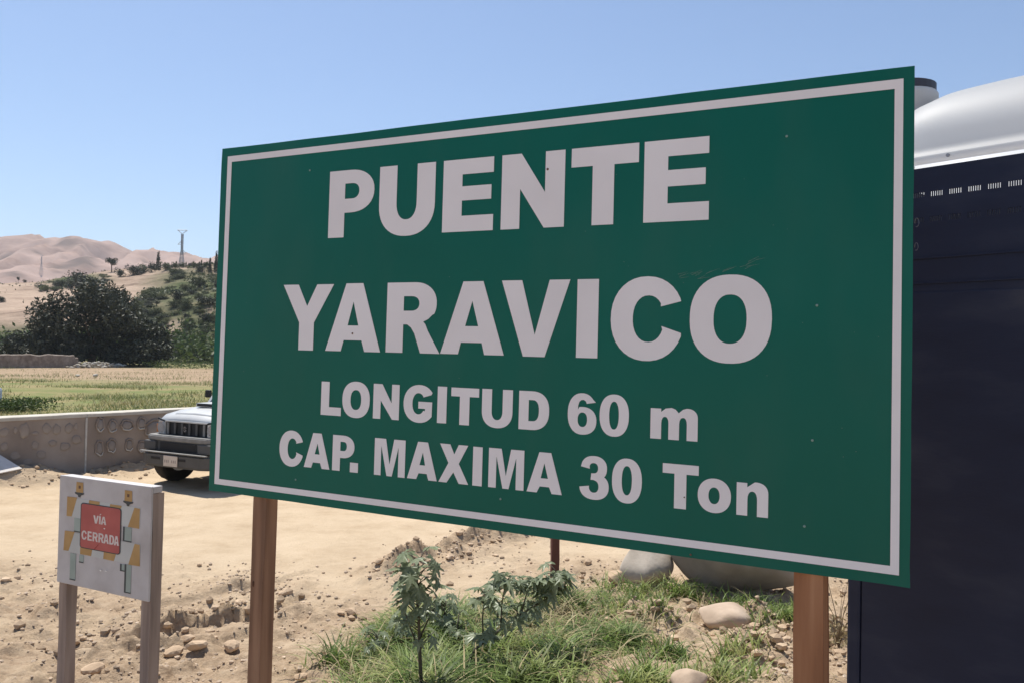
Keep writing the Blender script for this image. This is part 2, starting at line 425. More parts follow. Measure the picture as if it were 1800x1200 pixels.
def crown_mesh(name, clumps, n, size, seed):
    rng = np.random.default_rng(seed)
    P = clump_points(n, clumps, rng); P = P[P[:, 2] > .02]
    V, F = leaves_np(P, size, rng); return mesh_np(name, V, F)
M_bark = nmat('bark', [(.3, (.07, .05, .035)), (.7, (.16, .12, .085))], scale=9, rough=.9, bump=.5, stretch=(1, 1, .25))
M_dark = leafmat('dark_foliage', [(.3, (.026, .032, .021)), (.52, (.048, .055, .034)), (.70, (.105, .110, .072))], scale=.9, trans=.12, rough=.6)
M_olive = leafmat('olive_foliage', [(.3, (.060, .078, .036)), (.6, (.105, .122, .060)), (.8, (.17, .165, .092))], scale=.8, trans=.2, rough=.6)
M_pale = leafmat('pale_scrub', [(.3, (.10, .115, .05)), (.6, (.15, .155, .075)), (.8, (.21, .19, .10))], scale=.8, trans=.2, rough=.7)
M_reed = leafmat('reed_green', [(.3, (.045, .075, .022)), (.6, (.085, .120, .035)), (.8, (.14, .155, .06))], scale=.5, trans=.25, rough=.6)

# the big dark tree standing in the field
def trunk_mesh(name, h, r, limbs, seed, spread=.6):
    rg = random.Random(seed); parts = []
    parts.append(tube([(0, 0, -.15), (r * .3, 0, h * .35), (-r * .2, r * .3, h * .8), (0, 0, h)], [r * 1.3, r, r * .8, r * .55], 8))
    for i in range(limbs):
        a = 2 * math.pi * i / limbs + rg.uniform(-.4, .4); z0 = h * rg.uniform(.45, .95); L = h * rg.uniform(.6, 1.1)
        p = [(0, 0, z0), (math.cos(a) * L * spread * .5, math.sin(a) * L * spread * .5, z0 + L * .45), (math.cos(a) * L * spread, math.sin(a) * L * spread, z0 + L)]
        parts.append(tube(p, [r * .5, r * .3, r * .1], 6))
    return mesh_pd(name, *join(parts))
tb = onz(160, 641)
t_sc = (285 - 30) / FPX * tb.y          # crown width in metres
root = empty('spreading_tree', (tb.x, tb.y, gh(tb.x, tb.y)))
tag(root, 'large dark broad-crowned tree standing alone in the field behind the rubble pile', 'tree')
U = t_sc / 255                          # metres per photo pixel there
cl = []
outl = [(60, 600), (48, 615), (75, 570), (100, 545), (118, 520), (145, 505), (172, 505), (195, 512), (215, 535), (235, 545), (252, 572), (268, 590), (262, 615), (240, 620), (200, 615), (150, 610), (100, 612), (170, 570), (130, 565), (205, 570), (180, 535), (150, 540), (228, 590), (85, 590), (270, 612), (42, 625)]
rg = random.Random(5)
for (qx, qy) in outl:
    for k in range(2):
        rr = rg.uniform(17, 30) * U
        cl.append(((qx - 160) * U + rg.gauss(0, 3) * U, rg.uniform(-62, 62) * U * (1 - .45 * abs(qx - 160) / 130), max(.5, (641 - qy) * U * .90), rr, rr, rr * .85))
for i in range(34):
    qx = rg.uniform(40, 275); rr = rg.uniform(14, 22) * U
    cl.append(((qx - 160) * U, rg.uniform(-58, 30) * U * (1 - .4 * abs(qx - 160) / 130), rg.uniform(6, 40) * U, rr * 1.2, rr, rr))
link('crown', crown_mesh('crown', cl, 36000, .21, 21), M_dark, root)
link('trunk', trunk_mesh('trunk', 2.6, .38, 7, 2, 1.0), M_bark, root, smooth=True)

# tree kinds on the ridge, built once and copied
def shrub_clumps(seed, wd, ht, n):
    rg = random.Random(seed); out = []
    for i in range(n):
        a = rg.uniform(0, 6.28); r = wd * .5 * rg.random() ** .6 * .75; q = rg.uniform(.2, .34) * wd
        out.append((math.cos(a) * r, math.sin(a) * r, ht * rg.uniform(.2, .72), q, q, q * ht / wd * 1.0))
    return out
proto = {}
for i in range(3):
    proto['round%d' % i] = (crown_mesh('crown', shrub_clumps(30 + i, 1.0, .9, 9), 900, .055, 40 + i), trunk_mesh('trunk', .35, .035, 4, i, .8))
for i in range(2):
    proto['low%d' % i] = (crown_mesh('crown', shrub_clumps(50 + i, 1.0, .5, 9), 650, .055, 60 + i), trunk_mesh('trunk', .16, .025, 4, 5 + i, 1.2))
for i in range(2):
    c = [(0, 0, .08 + .1 * k, .17 * (1 - k / 10.5) + .02, .17 * (1 - k / 10.5) + .02, .09) for k in range(9)]
    proto['cypress%d' % i] = (crown_mesh('crown', c, 700, .04, 70 + i), trunk_mesh('trunk', .85, .02, 0, 9))
c = []
rg = random.Random(77)
for k in range(7):
    a = rg.uniform(0, 6.28); c.append((math.cos(a) * .25, math.sin(a) * .25, rg.uniform(.55, .9), .2, .2, .15))
proto['open'] = (crown_mesh('crown', c, 650, .05, 80), trunk_mesh('trunk', .6, .035, 5, 12, .6))
def plant_tree(name, kind, loc, wd, ht, mat, label, cat, group):
    r = empty(name, loc, random.uniform(0, 6.28)); r.scale = (wd, wd, ht)
    tag(r, label, cat, group)
    for nm, me in zip(('crown', 'trunk'), proto[kind]):
        if nm == 'crown':
            key = (kind, mat.name)
            if key not in proto: proto[key] = me.copy()
            me = proto[key]
        o = bpy.data.objects.new(nm, me); COL.objects.link(o); o.parent = r
        if len(o.data.materials) == 0: o.data.materials.append(M_bark if nm == 'trunk' else mat)
    return r
# skyline and slope trees: (px centre, base y, width px, height px, kind, material, label)
TREES = [
    (278, 476, 11, 33, 'cypress0', M_dark, 'tall narrow dark cypress, highest tree on the left part of the ridge crest', 'cypress tree'),
    (196, 479, 22, 24, 'open', M_dark, 'thin airy tree with gaps in its crown, leftmost on the ridge skyline', 'tree'),
    (210, 488, 15, 18, 'round0', M_dark, 'small dark round tree just right of the airy tree on the ridge', 'tree'),
    (235, 485, 28, 22, 'round1', M_dark, 'wide dark rounded tree on the crest above the bare sandy cut', 'tree'),
    (253, 480, 17, 18, 'round2', M_olive, 'olive bush between the wide dark tree and the cypress', 'tree'),
    (267, 479, 13, 20, 'round0', M_dark, 'dark bush touching the cypress on its left side', 'tree'),
    (291, 476, 18, 18, 'round1', M_olive, 'olive bush touching the cypress on its right side', 'tree'),
    (141, 503, 34, 29, 'round2', M_dark, 'dark round tree peeking over the top left of the big field tree', 'tree'),
    (369, 478, 8, 26, 'cypress1', M_dark, 'dark pointed conifer, left one of the pair beside the sign edge', 'conifer tree'),
    (380, 478, 10, 36, 'cypress0', M_dark, 'taller dark pointed conifer right behind the sign edge', 'conifer tree'),
    (351, 507, 36, 26, 'round0', M_olive, 'biggest round bush on the upper right slope of the ridge', 'bush'),
    (311, 536, 22, 32, 'round1', M_dark, 'tall dark bush halfway down the slope right of the sandy cut', 'bush'),
    (329, 543, 20, 24, 'round2', M_olive, 'olive bush to the right of the tall dark slope bush', 'bush'),
    (364, 537, 26, 20, 'round0', M_dark, 'dark bush midway down the slope near the sign edge', 'bush'),
    (2, 532, 12, 14, 'round1', M_dark, 'small dark bush at the far left on the sandy flat', 'bush'),
    (32, 494, 6, 11, 'open', M_dark, 'tiny lone tree on the low left end of the ridge', 'tree'),
    (44, 497, 6, 7, 'round2', M_dark, 'tiny dark bush next to the tiny lone tree', 'bush'),
]
for (qx, qy, wp, hp, kind, mt, lab, cat) in TREES:
    p = hit_ridge(qx, qy); k = p.y / FPX
    nm = {'cypress tree': 'cypress_tree', 'conifer tree': 'conifer_tree', 'bush': 'bush', 'tree': 'tree'}[cat]
    plant_tree(nm, kind, (p.x, p.y, p.z - .2), wp * k * (2.6 if 'cypress' in kind else 1.15), hp * k * 1.1, mt, lab, cat, None)
# small trees in a line along the crest
for i in range(15):
    qx = 300 + i * 4.6 + random.uniform(-1.5, 1.5); p = hit_ridge(qx, 471 - .05 * i); k = p.y / FPX
    kd = random.choice(['cypress1', 'round0', 'round2'])
    plant_tree('crest_tree', kd, (p.x, p.y, p.z - .2), random.uniform(5, 9) * k * (2.2 if 'cyp' in kd else 1.2), random.uniform(8, 17) * k, random.choice([M_dark, M_olive]),
               'small tree in the row along the ridge crest right of the cypress', 'tree', 'small trees along the ridge crest')
# bushes over the green slope
cnt = 0
for i in range(900):
    qx = random.uniform(70, 396); qy = random.uniform(478, 612)
    lim = 560 if qx < 280 else 484
    strip = qx < 190 and abs(qy - (504 - (qx - 75) * .12)) < 9
    if qx > 280 and qy < 600 and not (286 < qx < 322 and 556 < qy < 592) and qx > 296: ok = True
    elif 215 < qx <= 300 and qy > 494 + (301 - qx) * .55: ok = True
    elif strip: ok = True
    else: ok = False
    if not ok: continue
    p = hit_ridge(qx, qy); k = p.y / FPX
    if any(abs(qx - t[0]) < t[2] * .5 and abs(qy - t[1] + t[3] * .4) < t[3] * .5 for t in TREES): continue
    wp = random.uniform(8, 20); wh, mt = random.choice([('olive', M_olive), ('olive', M_olive), ('pale', M_pale), ('dark', M_dark)]); low = random.random() < .5
    plant_tree('slope_bush', random.choice(['low0', 'low1'] if low else ['round0', 'round2']), (p.x, p.y, p.z - .15), wp * k, wp * k * random.uniform(.6, .95),
               mt, ('low spreading %s bush on the green slope of the ridge' if low else 'rounded %s bush on the green slope of the ridge') % wh, 'bush', ('low %s scrub bushes on the ridge slope' if low else 'rounded %s bushes on the ridge slope') % wh)
    cnt += 1
    if cnt > 270: break
# a belt of reeds and scrub along the foot of the ridge, and strips in the field
def scrub_belt(name, pts, wd, ht, n, mat, label, cat):
    rng = np.random.default_rng(len(label)); A = np.array([q[:2] for q in pts], float)
    t = rng.random(n) * (len(pts) - 1); k = t.astype(int); f = (t - k)[:, None]
    q = A[k] * (1 - f) + A[k + 1] * f + rng.normal(size=(n, 2)) * wd; x, y = q[:, 0], q[:, 1]
    hh = ht * (.55 + .9 * np.abs(fbm(x, y, .25, 3)) + .3 * rng.random(n))
    z0 = np.maximum(ground_h(x, y), np.where(y > 112, ridge_h(x, y), -1))
    P = np.stack([x, y, z0 + hh * rng.random(n) ** .7], -1)
    V, F = leaves_np(np.array(P), np.full(n, ht * .11), rng)
    o = link(name, mesh_np(name, V, F), mat); tag(o, label, cat, kind='stuff'); return o
def Q(px, D): d = ray(px, 605); return (d.x * D / d.y, D)
scrub_belt('undergrowth', [Q(-60, 112), Q(30, 114), Q(120, 118), Q(200, 118), Q(300, 116), Q(420, 116), Q(700, 116)], 3.2, 3.2, 9000, M_reed, 'green belt of reeds and scrub along the foot of the ridge', 'scrub')
rng = np.random.default_rng(8); nn = 60000
y = rng.uniform(114, 232, nn); x = y * rng.uniform(-.66, .25, nn); z = ridge_h(x, y); qx, qy = to_px(x, y, z)
vg = np.interp(qx, [-80, 60, 75, 190, 200, 250, 330, 420, 900], [.02, .05, .22, .22, .05, .30, .9, .8, .7]) * np.where((qx < 200) & (np.abs(qy - 500) > 12) & (qy < 560), .12, 1)
vg = np.where((qx > 200) & (qx < 330), .9 * sstep(-6, 10, qy - (490 + np.maximum(0, 301 - qx) * .55)), vg)
for (cx, cy, rx, ry) in ((305, 574, 17, 16), (365, 545, 10, 8)): vg = vg * (1 - .96 * np.exp(-(((qx - cx) / rx) ** 2 + ((qy - cy) / ry) ** 2) ** 2))
vg = vg * np.clip(.5 + 2.0 * fbm(x, y, .09, 3), 0, 1)
k = rng.random(nn) < vg
V, F = leaves_np(np.stack([x, y, z + .1 + .8 * rng.random(nn) ** 2 * np.clip(.5 + fbm(x, y, .2, 2), .1, 1)], -1)[k], np.full(int(k.sum()), .34), rng)
o = link('scrub_cover', mesh_np('scrub_cover', V, F), M_olive); tag(o, 'thin olive ground scrub covering the ridge slope between the bushes', 'scrub', kind='stuff')
scrub_belt('field_weeds', [Q(275, 82), Q(330, 80), Q(400, 79), Q(520, 80)], .7, .75, 2500, M_reed, 'bright green strip of weeds crossing the field right of the big tree', 'weeds')
scrub_belt('crop_leaves', [P2(-60, 727), P2(0, 724), P2(35, 722), P2(68, 719)], .35, .42, 2600, M_reed, 'dark green crop plants just beyond the left part of the wall', 'crops')

# ------------------------------------------------------------------ lattice pylons
M_steel = flat('galvanised_steel', (.34, .35, .37), .5, metal=.3)
def pylon(base, h, wb, label, head):
    root = empty('power_pylon', base); tag(root, label, 'pylon')
    lat = bmesh.new(); arms = bmesh.new()
    def bar(bm, a, b, r):
        v, f = tube([a, b], r, 4); vs = [bm.verts.new(q) for q in v]
        for q in f: bm.faces.new([vs[i] for i in q])
    def wd(z): return lerp(wb, wb * .22, min(1, z / (h * .62))) * .5
    zs = [0, .2, .36, .5, .62, .72, .82, .92]
    zs = [z * h for z in zs]; r = h * .0045
    for i in range(len(zs) - 1):
        a, b = zs[i], zs[i + 1]; wa, wb_ = wd(a), wd(b)
        for sx, sy in ((1, 1), (1, -1), (-1, 1), (-1, -1)): bar(lat, (sx * wa, sy * wa, a), (sx * wb_, sy * wb_, b), r)
        for s in (1, -1):
            bar(lat, (wa, s * wa, a), (-wb_, s * wb_, b), r * .6); bar(lat, (-wa, s * wa, a), (wb_, s * wb_, b), r * .6)
            bar(lat, (s * wa, wa, a), (s * wb_, -wb_, b), r * .6); bar(lat, (s * wa, -wa, a), (s * wb_, wb_, b), r * .6)
        for s in (1, -1): bar(lat, (-wb_, s * wb_, b), (wb_, s * wb_, b), r * .6)
    wt = wd(h * .9); hw = head
    for z, s in ((.56, 1), (.72, -1)):
        arm = bmesh.new()
        for yy in (1, -1):
            bar(arm, (s * wt, yy * wt, z * h), (s * hw * .9, 0, z * h), r * .8); bar(arm, (s * wt, yy * wt, (z + .06) * h), (s * hw * .9, 0, z * h), r * .7)
        link('cross_arm', bm_mesh('cross_arm', arm), M_steel, root)
    for yy in (1, -1):                       # the wide flat head
        bar(arms, (-hw, yy * wt, .99 * h), (hw, yy * wt, .99 * h), r)
        bar(arms, (-hw, yy * wt, .99 * h), (-wt, yy * wt, .93 * h), r * .8); bar(arms, (hw, yy * wt, .99 * h), (wt, yy * wt, .93 * h), r * .8)
    link('lattice_mast', bm_mesh('lattice_mast', lat), M_steel, root)
    link('head_frame', bm_mesh('head_frame', arms), M_steel, root)
def ridge_at(x, y): return float(ridge_h(np.array([x]), np.array([y]))[0])
d = ray(319, 470); D = 262; x = d.x * D / d.y; zb = ridge_at(x, D); zt = EYE.z + ray(318, 404).z * D / ray(318, 404).y
pylon((x, D, zb - .3), zt - zb + .3, (zt - zb) * .13, 'tall steel lattice pylon on the skyline above the ridge', 8.5 * D / FPX)
d = ray(72, 492); D = 760; x = d.x * D / d.y; zb = float(desert_h(np.array([x]), np.array([D]))[0]); zt = EYE.z + ray(72, 455).z * D / ray(72, 455).y
pylon((x, D, zb - .3), max(18, zt - zb + .3), 2.6, 'faint smaller lattice pylon against the desert hillside on the left', 2.6 * D / FPX)

# ------------------------------------------------------------------ field wall, rubble, heap
M_adobe = nmat('adobe', [(.3, (.16, .125, .10)), (.5, (.235, .19, .155)), (.72, (.33, .28, .235))], scale=2.2, rough=.95, bump=.8, bscale=5, dist=.08)
M_pstone = nmat('pale_stone', [(.3, (.30, .27, .225)), (.7, (.48, .445, .38))], scale=1.2, rough=.9, island=.2, bump=.4, bscale=8)
a = onz(-120, 648); b = onz(134, 645)
dv = Vector((b.x - a.x, b.y - a.y, 0)); L = dv.length; ang = math.atan2(dv.y, dv.x)
root = empty('adobe_wall', (a.x, a.y, gh(a.x, a.y) - .05), ang); tag(root, 'low weathered adobe wall with ragged top in front of the big tree', 'wall')
hW = 22 * b.y / FPX
nseg = 120; V = []; F = []
for i in range(nseg + 1):
    x = L * i / nseg; zt = hW * (1 + .12 * float(fbm(np.array([x]), np.array([0.3]), .9, 4)[0])) * (1 if i < nseg - 3 else .8)
    for (yy, z) in ((-.28, -.3), (-.22, zt - .08), (-.1, zt), (.1, zt - .03), (.22, zt - .1), (.28, -.3)): V.append((x, yy, z))
for i in range(nseg):
    for k in range(5): F.append((i * 6 + k, (i + 1) * 6 + k, (i + 1) * 6 + k + 1, i * 6 + k + 1))
F.append((0, 1, 2, 3, 4, 5)); F.append(tuple(nseg * 6 + k for k in (5, 4, 3, 2, 1, 0)))
bm = bmesh.new(); bm.from_mesh(mesh_pd('t', V, F)); link('wall_body', bm_mesh('wall_body', bm), M_adobe, root)

def rock_verts(seed, sx, sy, sz, rough=.16, sub=2, flatten=.0):
    bm = bmesh.new(); bmesh.ops.create_icosphere(bm, subdivisions=sub, radius=1)
    rg = np.random.default_rng(seed); off = rg.uniform(0, 50, 3)
    cut = rg.normal(size=(9, 3)); cut /= np.linalg.norm(cut, axis=1)[:, None]; lim = rg.uniform(.50, .88, 9)
    for v in bm.verts:
        p = np.array(v.co)
        p = p * (1 + rough * 2 * (float(vnoise(np.array([p[0] * 1.3 + off[0]]), np.array([p[1] * 1.3 + p[2] + off[1]]))[0])) + rough * .8 * float(vnoise(np.array([p[0] * 3 + off[2]]), np.array([p[2] * 3 + p[1] * 2 + off[0]]))[0]))
        for c, lm in zip(cut, lim):
            e = p @ c - lm
            if e > 0: p = p - c * e * .85
        v.co = Vector((p[0] * sx, p[1] * sy, p[2] * sz))
    return bm
def stones_np(P, Sz, seed, k=8):
    """many small stones as one mesh: k rock shapes instanced into arrays"""
    rng = np.random.default_rng(seed); base = []
    for i in range(k):
        bm = rock_verts(900 + seed + i, 1, rng.uniform(.7, 1), rng.uniform(.5, .85), .22, 1)
        bm.verts.ensure_lookup_table()
        base.append((np.array([v.co[:] for v in bm.verts]) * 1.15, np.array([[v.index for v in f.verts] for f in bm.faces]))); bm.free()
    VV = []; FF = []; n = 0
    for i, (p, s) in enumerate(zip(P, Sz)):
        v, f = base[rng.integers(k)]; a = rng.uniform(0, 6.28); c, s_ = math.cos(a), math.sin(a)
        R = np.array([[c, -s_, 0], [s_, c, 0], [0, 0, 1]])
        VV.append(v @ R.T * s + p); FF.append(f + n); n += len(v)
    return np.concatenate(VV), np.concatenate(FF), True
rng = np.random.default_rng(4); P = []; Sz = []
for i in range(230):
    t = rng.random(); qx = lerp(138, 212, t); p = onz(qx, 646 - 2.5 * t); y = p.y + rng.normal() * .9
    s = rng.uniform(.08, .22); pile = .55 * math.exp(-((t - .45) / .4) ** 2)
    P.append((p.x + rng.normal() * .2, y, gh(p.x, y) + s * .3 + pile * rng.random())); Sz.append(s)
o = link('rubble', mesh_np('rubble', *stones_np(P, Sz, 3)), M_pstone); tag(o, 'long heap of pale stones at the foot of the big dark tree', 'rubble', kind='stuff')
for (qx, qy, s) in ((262, 640, .75), (168, 662, .22), (136, 661, .16)):
    p = onz(qx, qy); bm = rock_verts(60 + qx, s, s * .8, s * .7, .15, 2)
    o = link('field_stone', bm_mesh('field_stone', bm), M_pstone, smooth=True); o.location = (p.x, p.y, gh(p.x, p.y) + s * .25)
    tag(o, {262: 'pale boulder at the right foot of the big dark tree', 168: 'brownish clod lying out on the ploughed field', 136: 'small pale stone left of the clod on the ploughed field'}[qx], 'stone')

# ------------------------------------------------------------------ stone masonry wall behind the dirt road
M_mortar = nmat('mortar', [(.3, (.22, .178, .148)), (.5, (.295, .242, .203)), (.7, (.37, .312, .265))], scale=1.6, rough=.92, bump=.35, bscale=25, dist=.01)
M_cop = nmat('coping_concrete', [(.3, (.44, .40, .34)), (.7, (.56, .52, .45))], scale=4, rough=.9, bump=.2, bscale=30, dist=.006)
M_wst = nmat('wall_stone', [(.3, (.19, .160, .145)), (.5, (.255, .225, .205)), (.75, (.34, .31, .285))], scale=2.2, rough=.85, bump=.3, bscale=22, dist=.01)
M_flush = nmat('flush_stone', [(.3, (.20, .162, .138)), (.5, (.30, .252, .215)), (.75, (.38, .33, .288))], scale=2.2, rough=.9, bump=.3, bscale=22, dist=.01)
M_lime_lit = nmat('lime_joint_lit_rim', [(.3, (.45, .42, .38)), (.7, (.60, .57, .52))], scale=12, rough=.9, bump=.3)  # whitish joint; also colours in the lit lower rims around the stones
WA = Vector((*WALL_A, 0)); WC = Vector((*WALL_C, 0)); wang = math.atan2(WC.y - WA.y, WC.x - WA.x); WL = (WC - WA).length
wtop = EYE.z + ray(150, 727).z * (onz(150, 838).y / ray(150, 727).y)
wroot = empty('masonry_wall', (WA.x, WA.y, 0), wang)
tag(wroot, 'grey mortared stone wall with pale coping running behind the parked car', 'wall')
winv = Matrix.Rotation(-wang, 4, 'Z') @ Matrix.Translation(-WA)
def wall_hit(px, py):
    d = ray(px, py); nrm = Vector((math.sin(wang), -math.cos(wang), 0)); t = nrm.dot(WA - EYE) / nrm.dot(d)
    q = winv @ (EYE + d * t); return q.x, q.z
jx, _ = wall_hit(150.5, 780)
for (xa, xb) in ((0, jx - .015), (jx + .015, WL)):
    n = max(8, int((xb - xa) / .12)); V = []; F = []
    prof_ = [(0.0, -.3), (-.012, .12), (0, .5), (.0, wtop - .055), (.30, wtop - .055), (.30, -.3)]
    for i in range(n + 1):
        x = lerp(xa, xb, i / n)
        for k, (yy, z) in enumerate(prof_):
            V.append((x, yy + (.012 * float(fbm(np.array([x]), np.array([z]), 1.5, 3)[0]) if k in (1, 2, 3) else 0), z))
    m = len(prof_)
    for i in range(n):
        for k in range(m): F.append((i * m + k, (i + 1) * m + k, (i + 1) * m + (k + 1) % m, i * m + (k + 1) % m))
    F.append(tuple(range(m))); F.append(tuple(n * m + k for k in range(m - 1, -1, -1)))
    bm = bmesh.new(); bm.from_mesh(mesh_pd('t', V, F)); link('wall_segment', bm_mesh('wall_segment', bm), M_mortar, wroot)
    n = max(6, int((xb - xa) / .25)); V = []; F = []
    for i in range(n + 1):
        x = lerp(xa - .012, xb + .012, i / n); e = .010 * float(fbm(np.array([x]), np.array([7.7]), 2.5, 3)[0])
        for (yy, z) in ((-.022 + e, wtop - .053), (-.02 + e, wtop - .008), (-.008, wtop + e * .5), (.315, wtop + e * .4), (.33, wtop - .01), (.33, wtop - .053)): V.append((x, yy, z))
    for i in range(n):
        for k in range(6): F.append((i * 6 + k, (i + 1) * 6 + k, (i + 1) * 6 + (k + 1) % 6, i * 6 + (k + 1) % 6))
    F.append((0, 1, 2, 3, 4, 5)); F.append(tuple(n * 6 + k for k in (5, 4, 3, 2, 1, 0)))
    bm = bmesh.new(); bm.from_mesh(mesh_pd('t', V, F)); link('coping', bm_mesh('coping', bm), M_cop, wroot)
box('mortar_joint', jx - .014, jx + .014, -.016, .29, .02, wtop - .06, M_lime_lit, wroot, .004)
def wall_stone(x, z, rx, rz, seed, proud=.018, collar=False):
    rg = random.Random(seed); n = 14; rad = [1 + rg.uniform(-.16, .16) for _ in range(n)]
    pts = [(rx * rad[i] * math.cos(2 * math.pi * i / n), rz * rad[i] * math.sin(2 * math.pi * i / n)) for i in range(n)]
    V = [(0, -proud, 0)]; F = []
    for k, (s, d) in enumerate(((.6, proud * .95), (.88, proud * .7), (1.0, -.03))):
        V += [(a * s, -d, b * s) for a, b in pts]
    for i in range(n):
        j = (i + 1) % n; F.append((0, 1 + j, 1 + i))
        for k in range(2): F.append((1 + k * n + i, 1 + k * n + j, 1 + (k + 1) * n + j, 1 + (k + 1) * n + i))
    bm = bmesh.new(); bm.from_mesh(mesh_pd('t', V, F)); o = link('stone', bm_mesh('stone', bm), M_wst if collar else M_flush, wroot, smooth=True); o.location = (x, -.004, z)
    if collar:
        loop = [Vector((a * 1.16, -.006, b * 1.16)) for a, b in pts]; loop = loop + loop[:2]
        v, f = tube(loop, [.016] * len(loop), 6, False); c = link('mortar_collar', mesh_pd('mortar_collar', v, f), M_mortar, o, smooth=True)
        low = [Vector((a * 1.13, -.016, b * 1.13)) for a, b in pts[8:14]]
        v, f = tube(low, [.004, .009, .013, .013, .010, .004], 6); link('painted_lit_rim', mesh_pd('painted_lit_rim', v, f), M_lime_lit, o, smooth=True)  # light caught on the lower rim, put in as a paler arc
Zp = 6.667
k = 0
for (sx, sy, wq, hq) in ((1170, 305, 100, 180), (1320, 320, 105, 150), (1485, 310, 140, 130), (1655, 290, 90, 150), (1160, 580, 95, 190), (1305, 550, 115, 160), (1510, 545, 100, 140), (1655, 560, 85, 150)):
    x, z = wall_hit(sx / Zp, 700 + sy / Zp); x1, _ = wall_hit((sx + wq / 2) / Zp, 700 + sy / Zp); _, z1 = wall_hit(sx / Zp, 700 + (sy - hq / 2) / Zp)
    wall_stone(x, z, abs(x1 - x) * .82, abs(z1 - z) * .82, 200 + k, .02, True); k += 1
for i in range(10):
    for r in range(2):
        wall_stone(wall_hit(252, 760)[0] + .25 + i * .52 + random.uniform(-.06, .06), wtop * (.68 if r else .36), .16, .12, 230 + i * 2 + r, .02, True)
for (sx, sy, wq, hq) in ((50, 395, 130, 120), (290, 370, 140, 190), (180, 370, 50, 80), (545, 350, 120, 140), (665, 360, 100, 140), (805, 345, 110, 130), (890, 330, 45, 100), (410, 405, 90, 50), (410, 545, 100, 100), (480, 655, 130, 110), (175, 670, 130, 110), (320, 740, 130, 80), (50, 560, 100, 110), (900, 480, 120, 110), (760, 560, 130, 110), (620, 520, 100, 80)):
    x, z = wall_hit(sx / Zp, 700 + sy / Zp); x1, _ = wall_hit((sx + wq / 2) / Zp, 700 + sy / Zp); _, z1 = wall_hit(sx / Zp, 700 + (sy - hq / 2) / Zp)
    wall_stone(x, z, abs(x1 - x), abs(z1 - z), 300 + k, .006); k += 1
for i in range(10):
    for r in range(3): wall_stone(.3 + i * .42 + random.uniform(-.08, .08), wtop * (.22 + .26 * r), .15, .1, 330 + i * 3 + r, .009)

# pale sheet lying against the dirt at the foot of the wall
M_board = nmat('pale_board', [(.3, (.50, .46, .42)), (.7, (.66, .62, .58))], scale=6, rough=.6)
def march(px, py):
    d = ray(px, py); t = np.arange(2, 20, .02); p = np.array(EYE)[None] + np.array(d)[None] * t[:, None]
    k = np.nonzero(ground_h(p[:, 0], p[:, 1]) > p[:, 2])[0]; return Vector(p[k[0]])
lo = march(-30, 838); pd_ = (march(37, 826) - EYE).dot(Fw)
tip = at(38.5, 824, pd_ - .01); up_ = at(-12, 793, pd_ + .02)
nrm = (up_ - tip).cross(lo - tip).normalized() * .018
V = [tip, up_, lo, tip - nrm, up_ - nrm, lo - nrm]
up2 = up_ + (up_ - tip) * .6; lo2 = lo + (lo - tip) * .6
V = [tip, up2, lo2, tip + nrm, up2 + nrm, lo2 + nrm]
bm = bmesh.new(); bm.from_mesh(mesh_pd('t', V, [(0, 1, 2), (5, 4, 3), (0, 3, 4, 1), (1, 4, 5, 2), (2, 5, 3, 0)]))
o = link('broken_board', bm_mesh('broken_board', bm), M_board); tag(o, 'pointed pale broken board lying on the dirt at the foot of the wall', 'board')

q = at(-15.5, 697, 24.0)
bm = bmesh.new(); add_box(bm, -.30, .17, -.3, .3, -.02, .72, bev=.10)
wt_ = link('white_object', bm_mesh('white_object', bm), flat('white_object_plastic', (.70, .71, .73), .5), smooth=False); wt_.location = (q.x, q.y, gh(q.x, q.y))  # plain rounded stand-in for an unidentified white object, shape guessed
tag(wt_, 'plain white rounded stand-in for an unidentified object beyond the wall, cut off by the left edge of the picture', 'object')

# ------------------------------------------------------------------ glyphs (drawn as outlines in the plane of the sign)
def sup(cx, cy, rx, ry, a0, a1, n=18, e=2.25):
    out = []
    for i in range(n + 1):
        t = R_(lerp(a0, a1, i / n)); c, s = math.cos(t), math.sin(t)
        out.append((cx + rx * math.copysign(abs(c) ** (2 / e), c), cy + ry * math.copysign(abs(s) ** (2 / e), s)))
    return out
def angle(cx, cy, rx, ry, p): return math.degrees(math.atan2((p[1] - cy) / ry, (p[0] - cx) / rx))
def rectl(x0, x1, y0, y1): return [(x0, y0), (x1, y0), (x1, y1), (x0, y1)]
def g_I(x0, x1, y0, y1): return [rectl(x0, x1, y0, y1)]
def g_ring(x0, x1, y0, y1, ix0, ix1, iy0, iy1, e=2.3):
    return [sup((x0 + x1) / 2, (y0 + y1) / 2, (x1 - x0) / 2, (y1 - y0) / 2, 0, 350, 46, e), sup((ix0 + ix1) / 2, (iy0 + iy1) / 2, (ix1 - ix0) / 2, (iy1 - iy0) / 2, 0, 348, 40, e)]
def g_P(x0, s, x1, y0, y1, yb, c0, c1, cx):
    ro = (y1 - yb) / 2; ri = (c1 - c0) / 2; w = (x1 - x0)
    o = [(x0, y0), (x0 + s, y0), (x0 + s, yb)] + sup(x1 - w * .52, (yb + y1) / 2, w * .52, ro, -90, 90, 18, 2.2) + [(x0, y1)]
    wi = (cx - x0 - s)
    return [o, [(x0 + s, c0)] + sup(cx - wi * .5, (c0 + c1) / 2, wi * .5, ri, -90, 90, 14, 2.2) + [(x0 + s, c1)]]
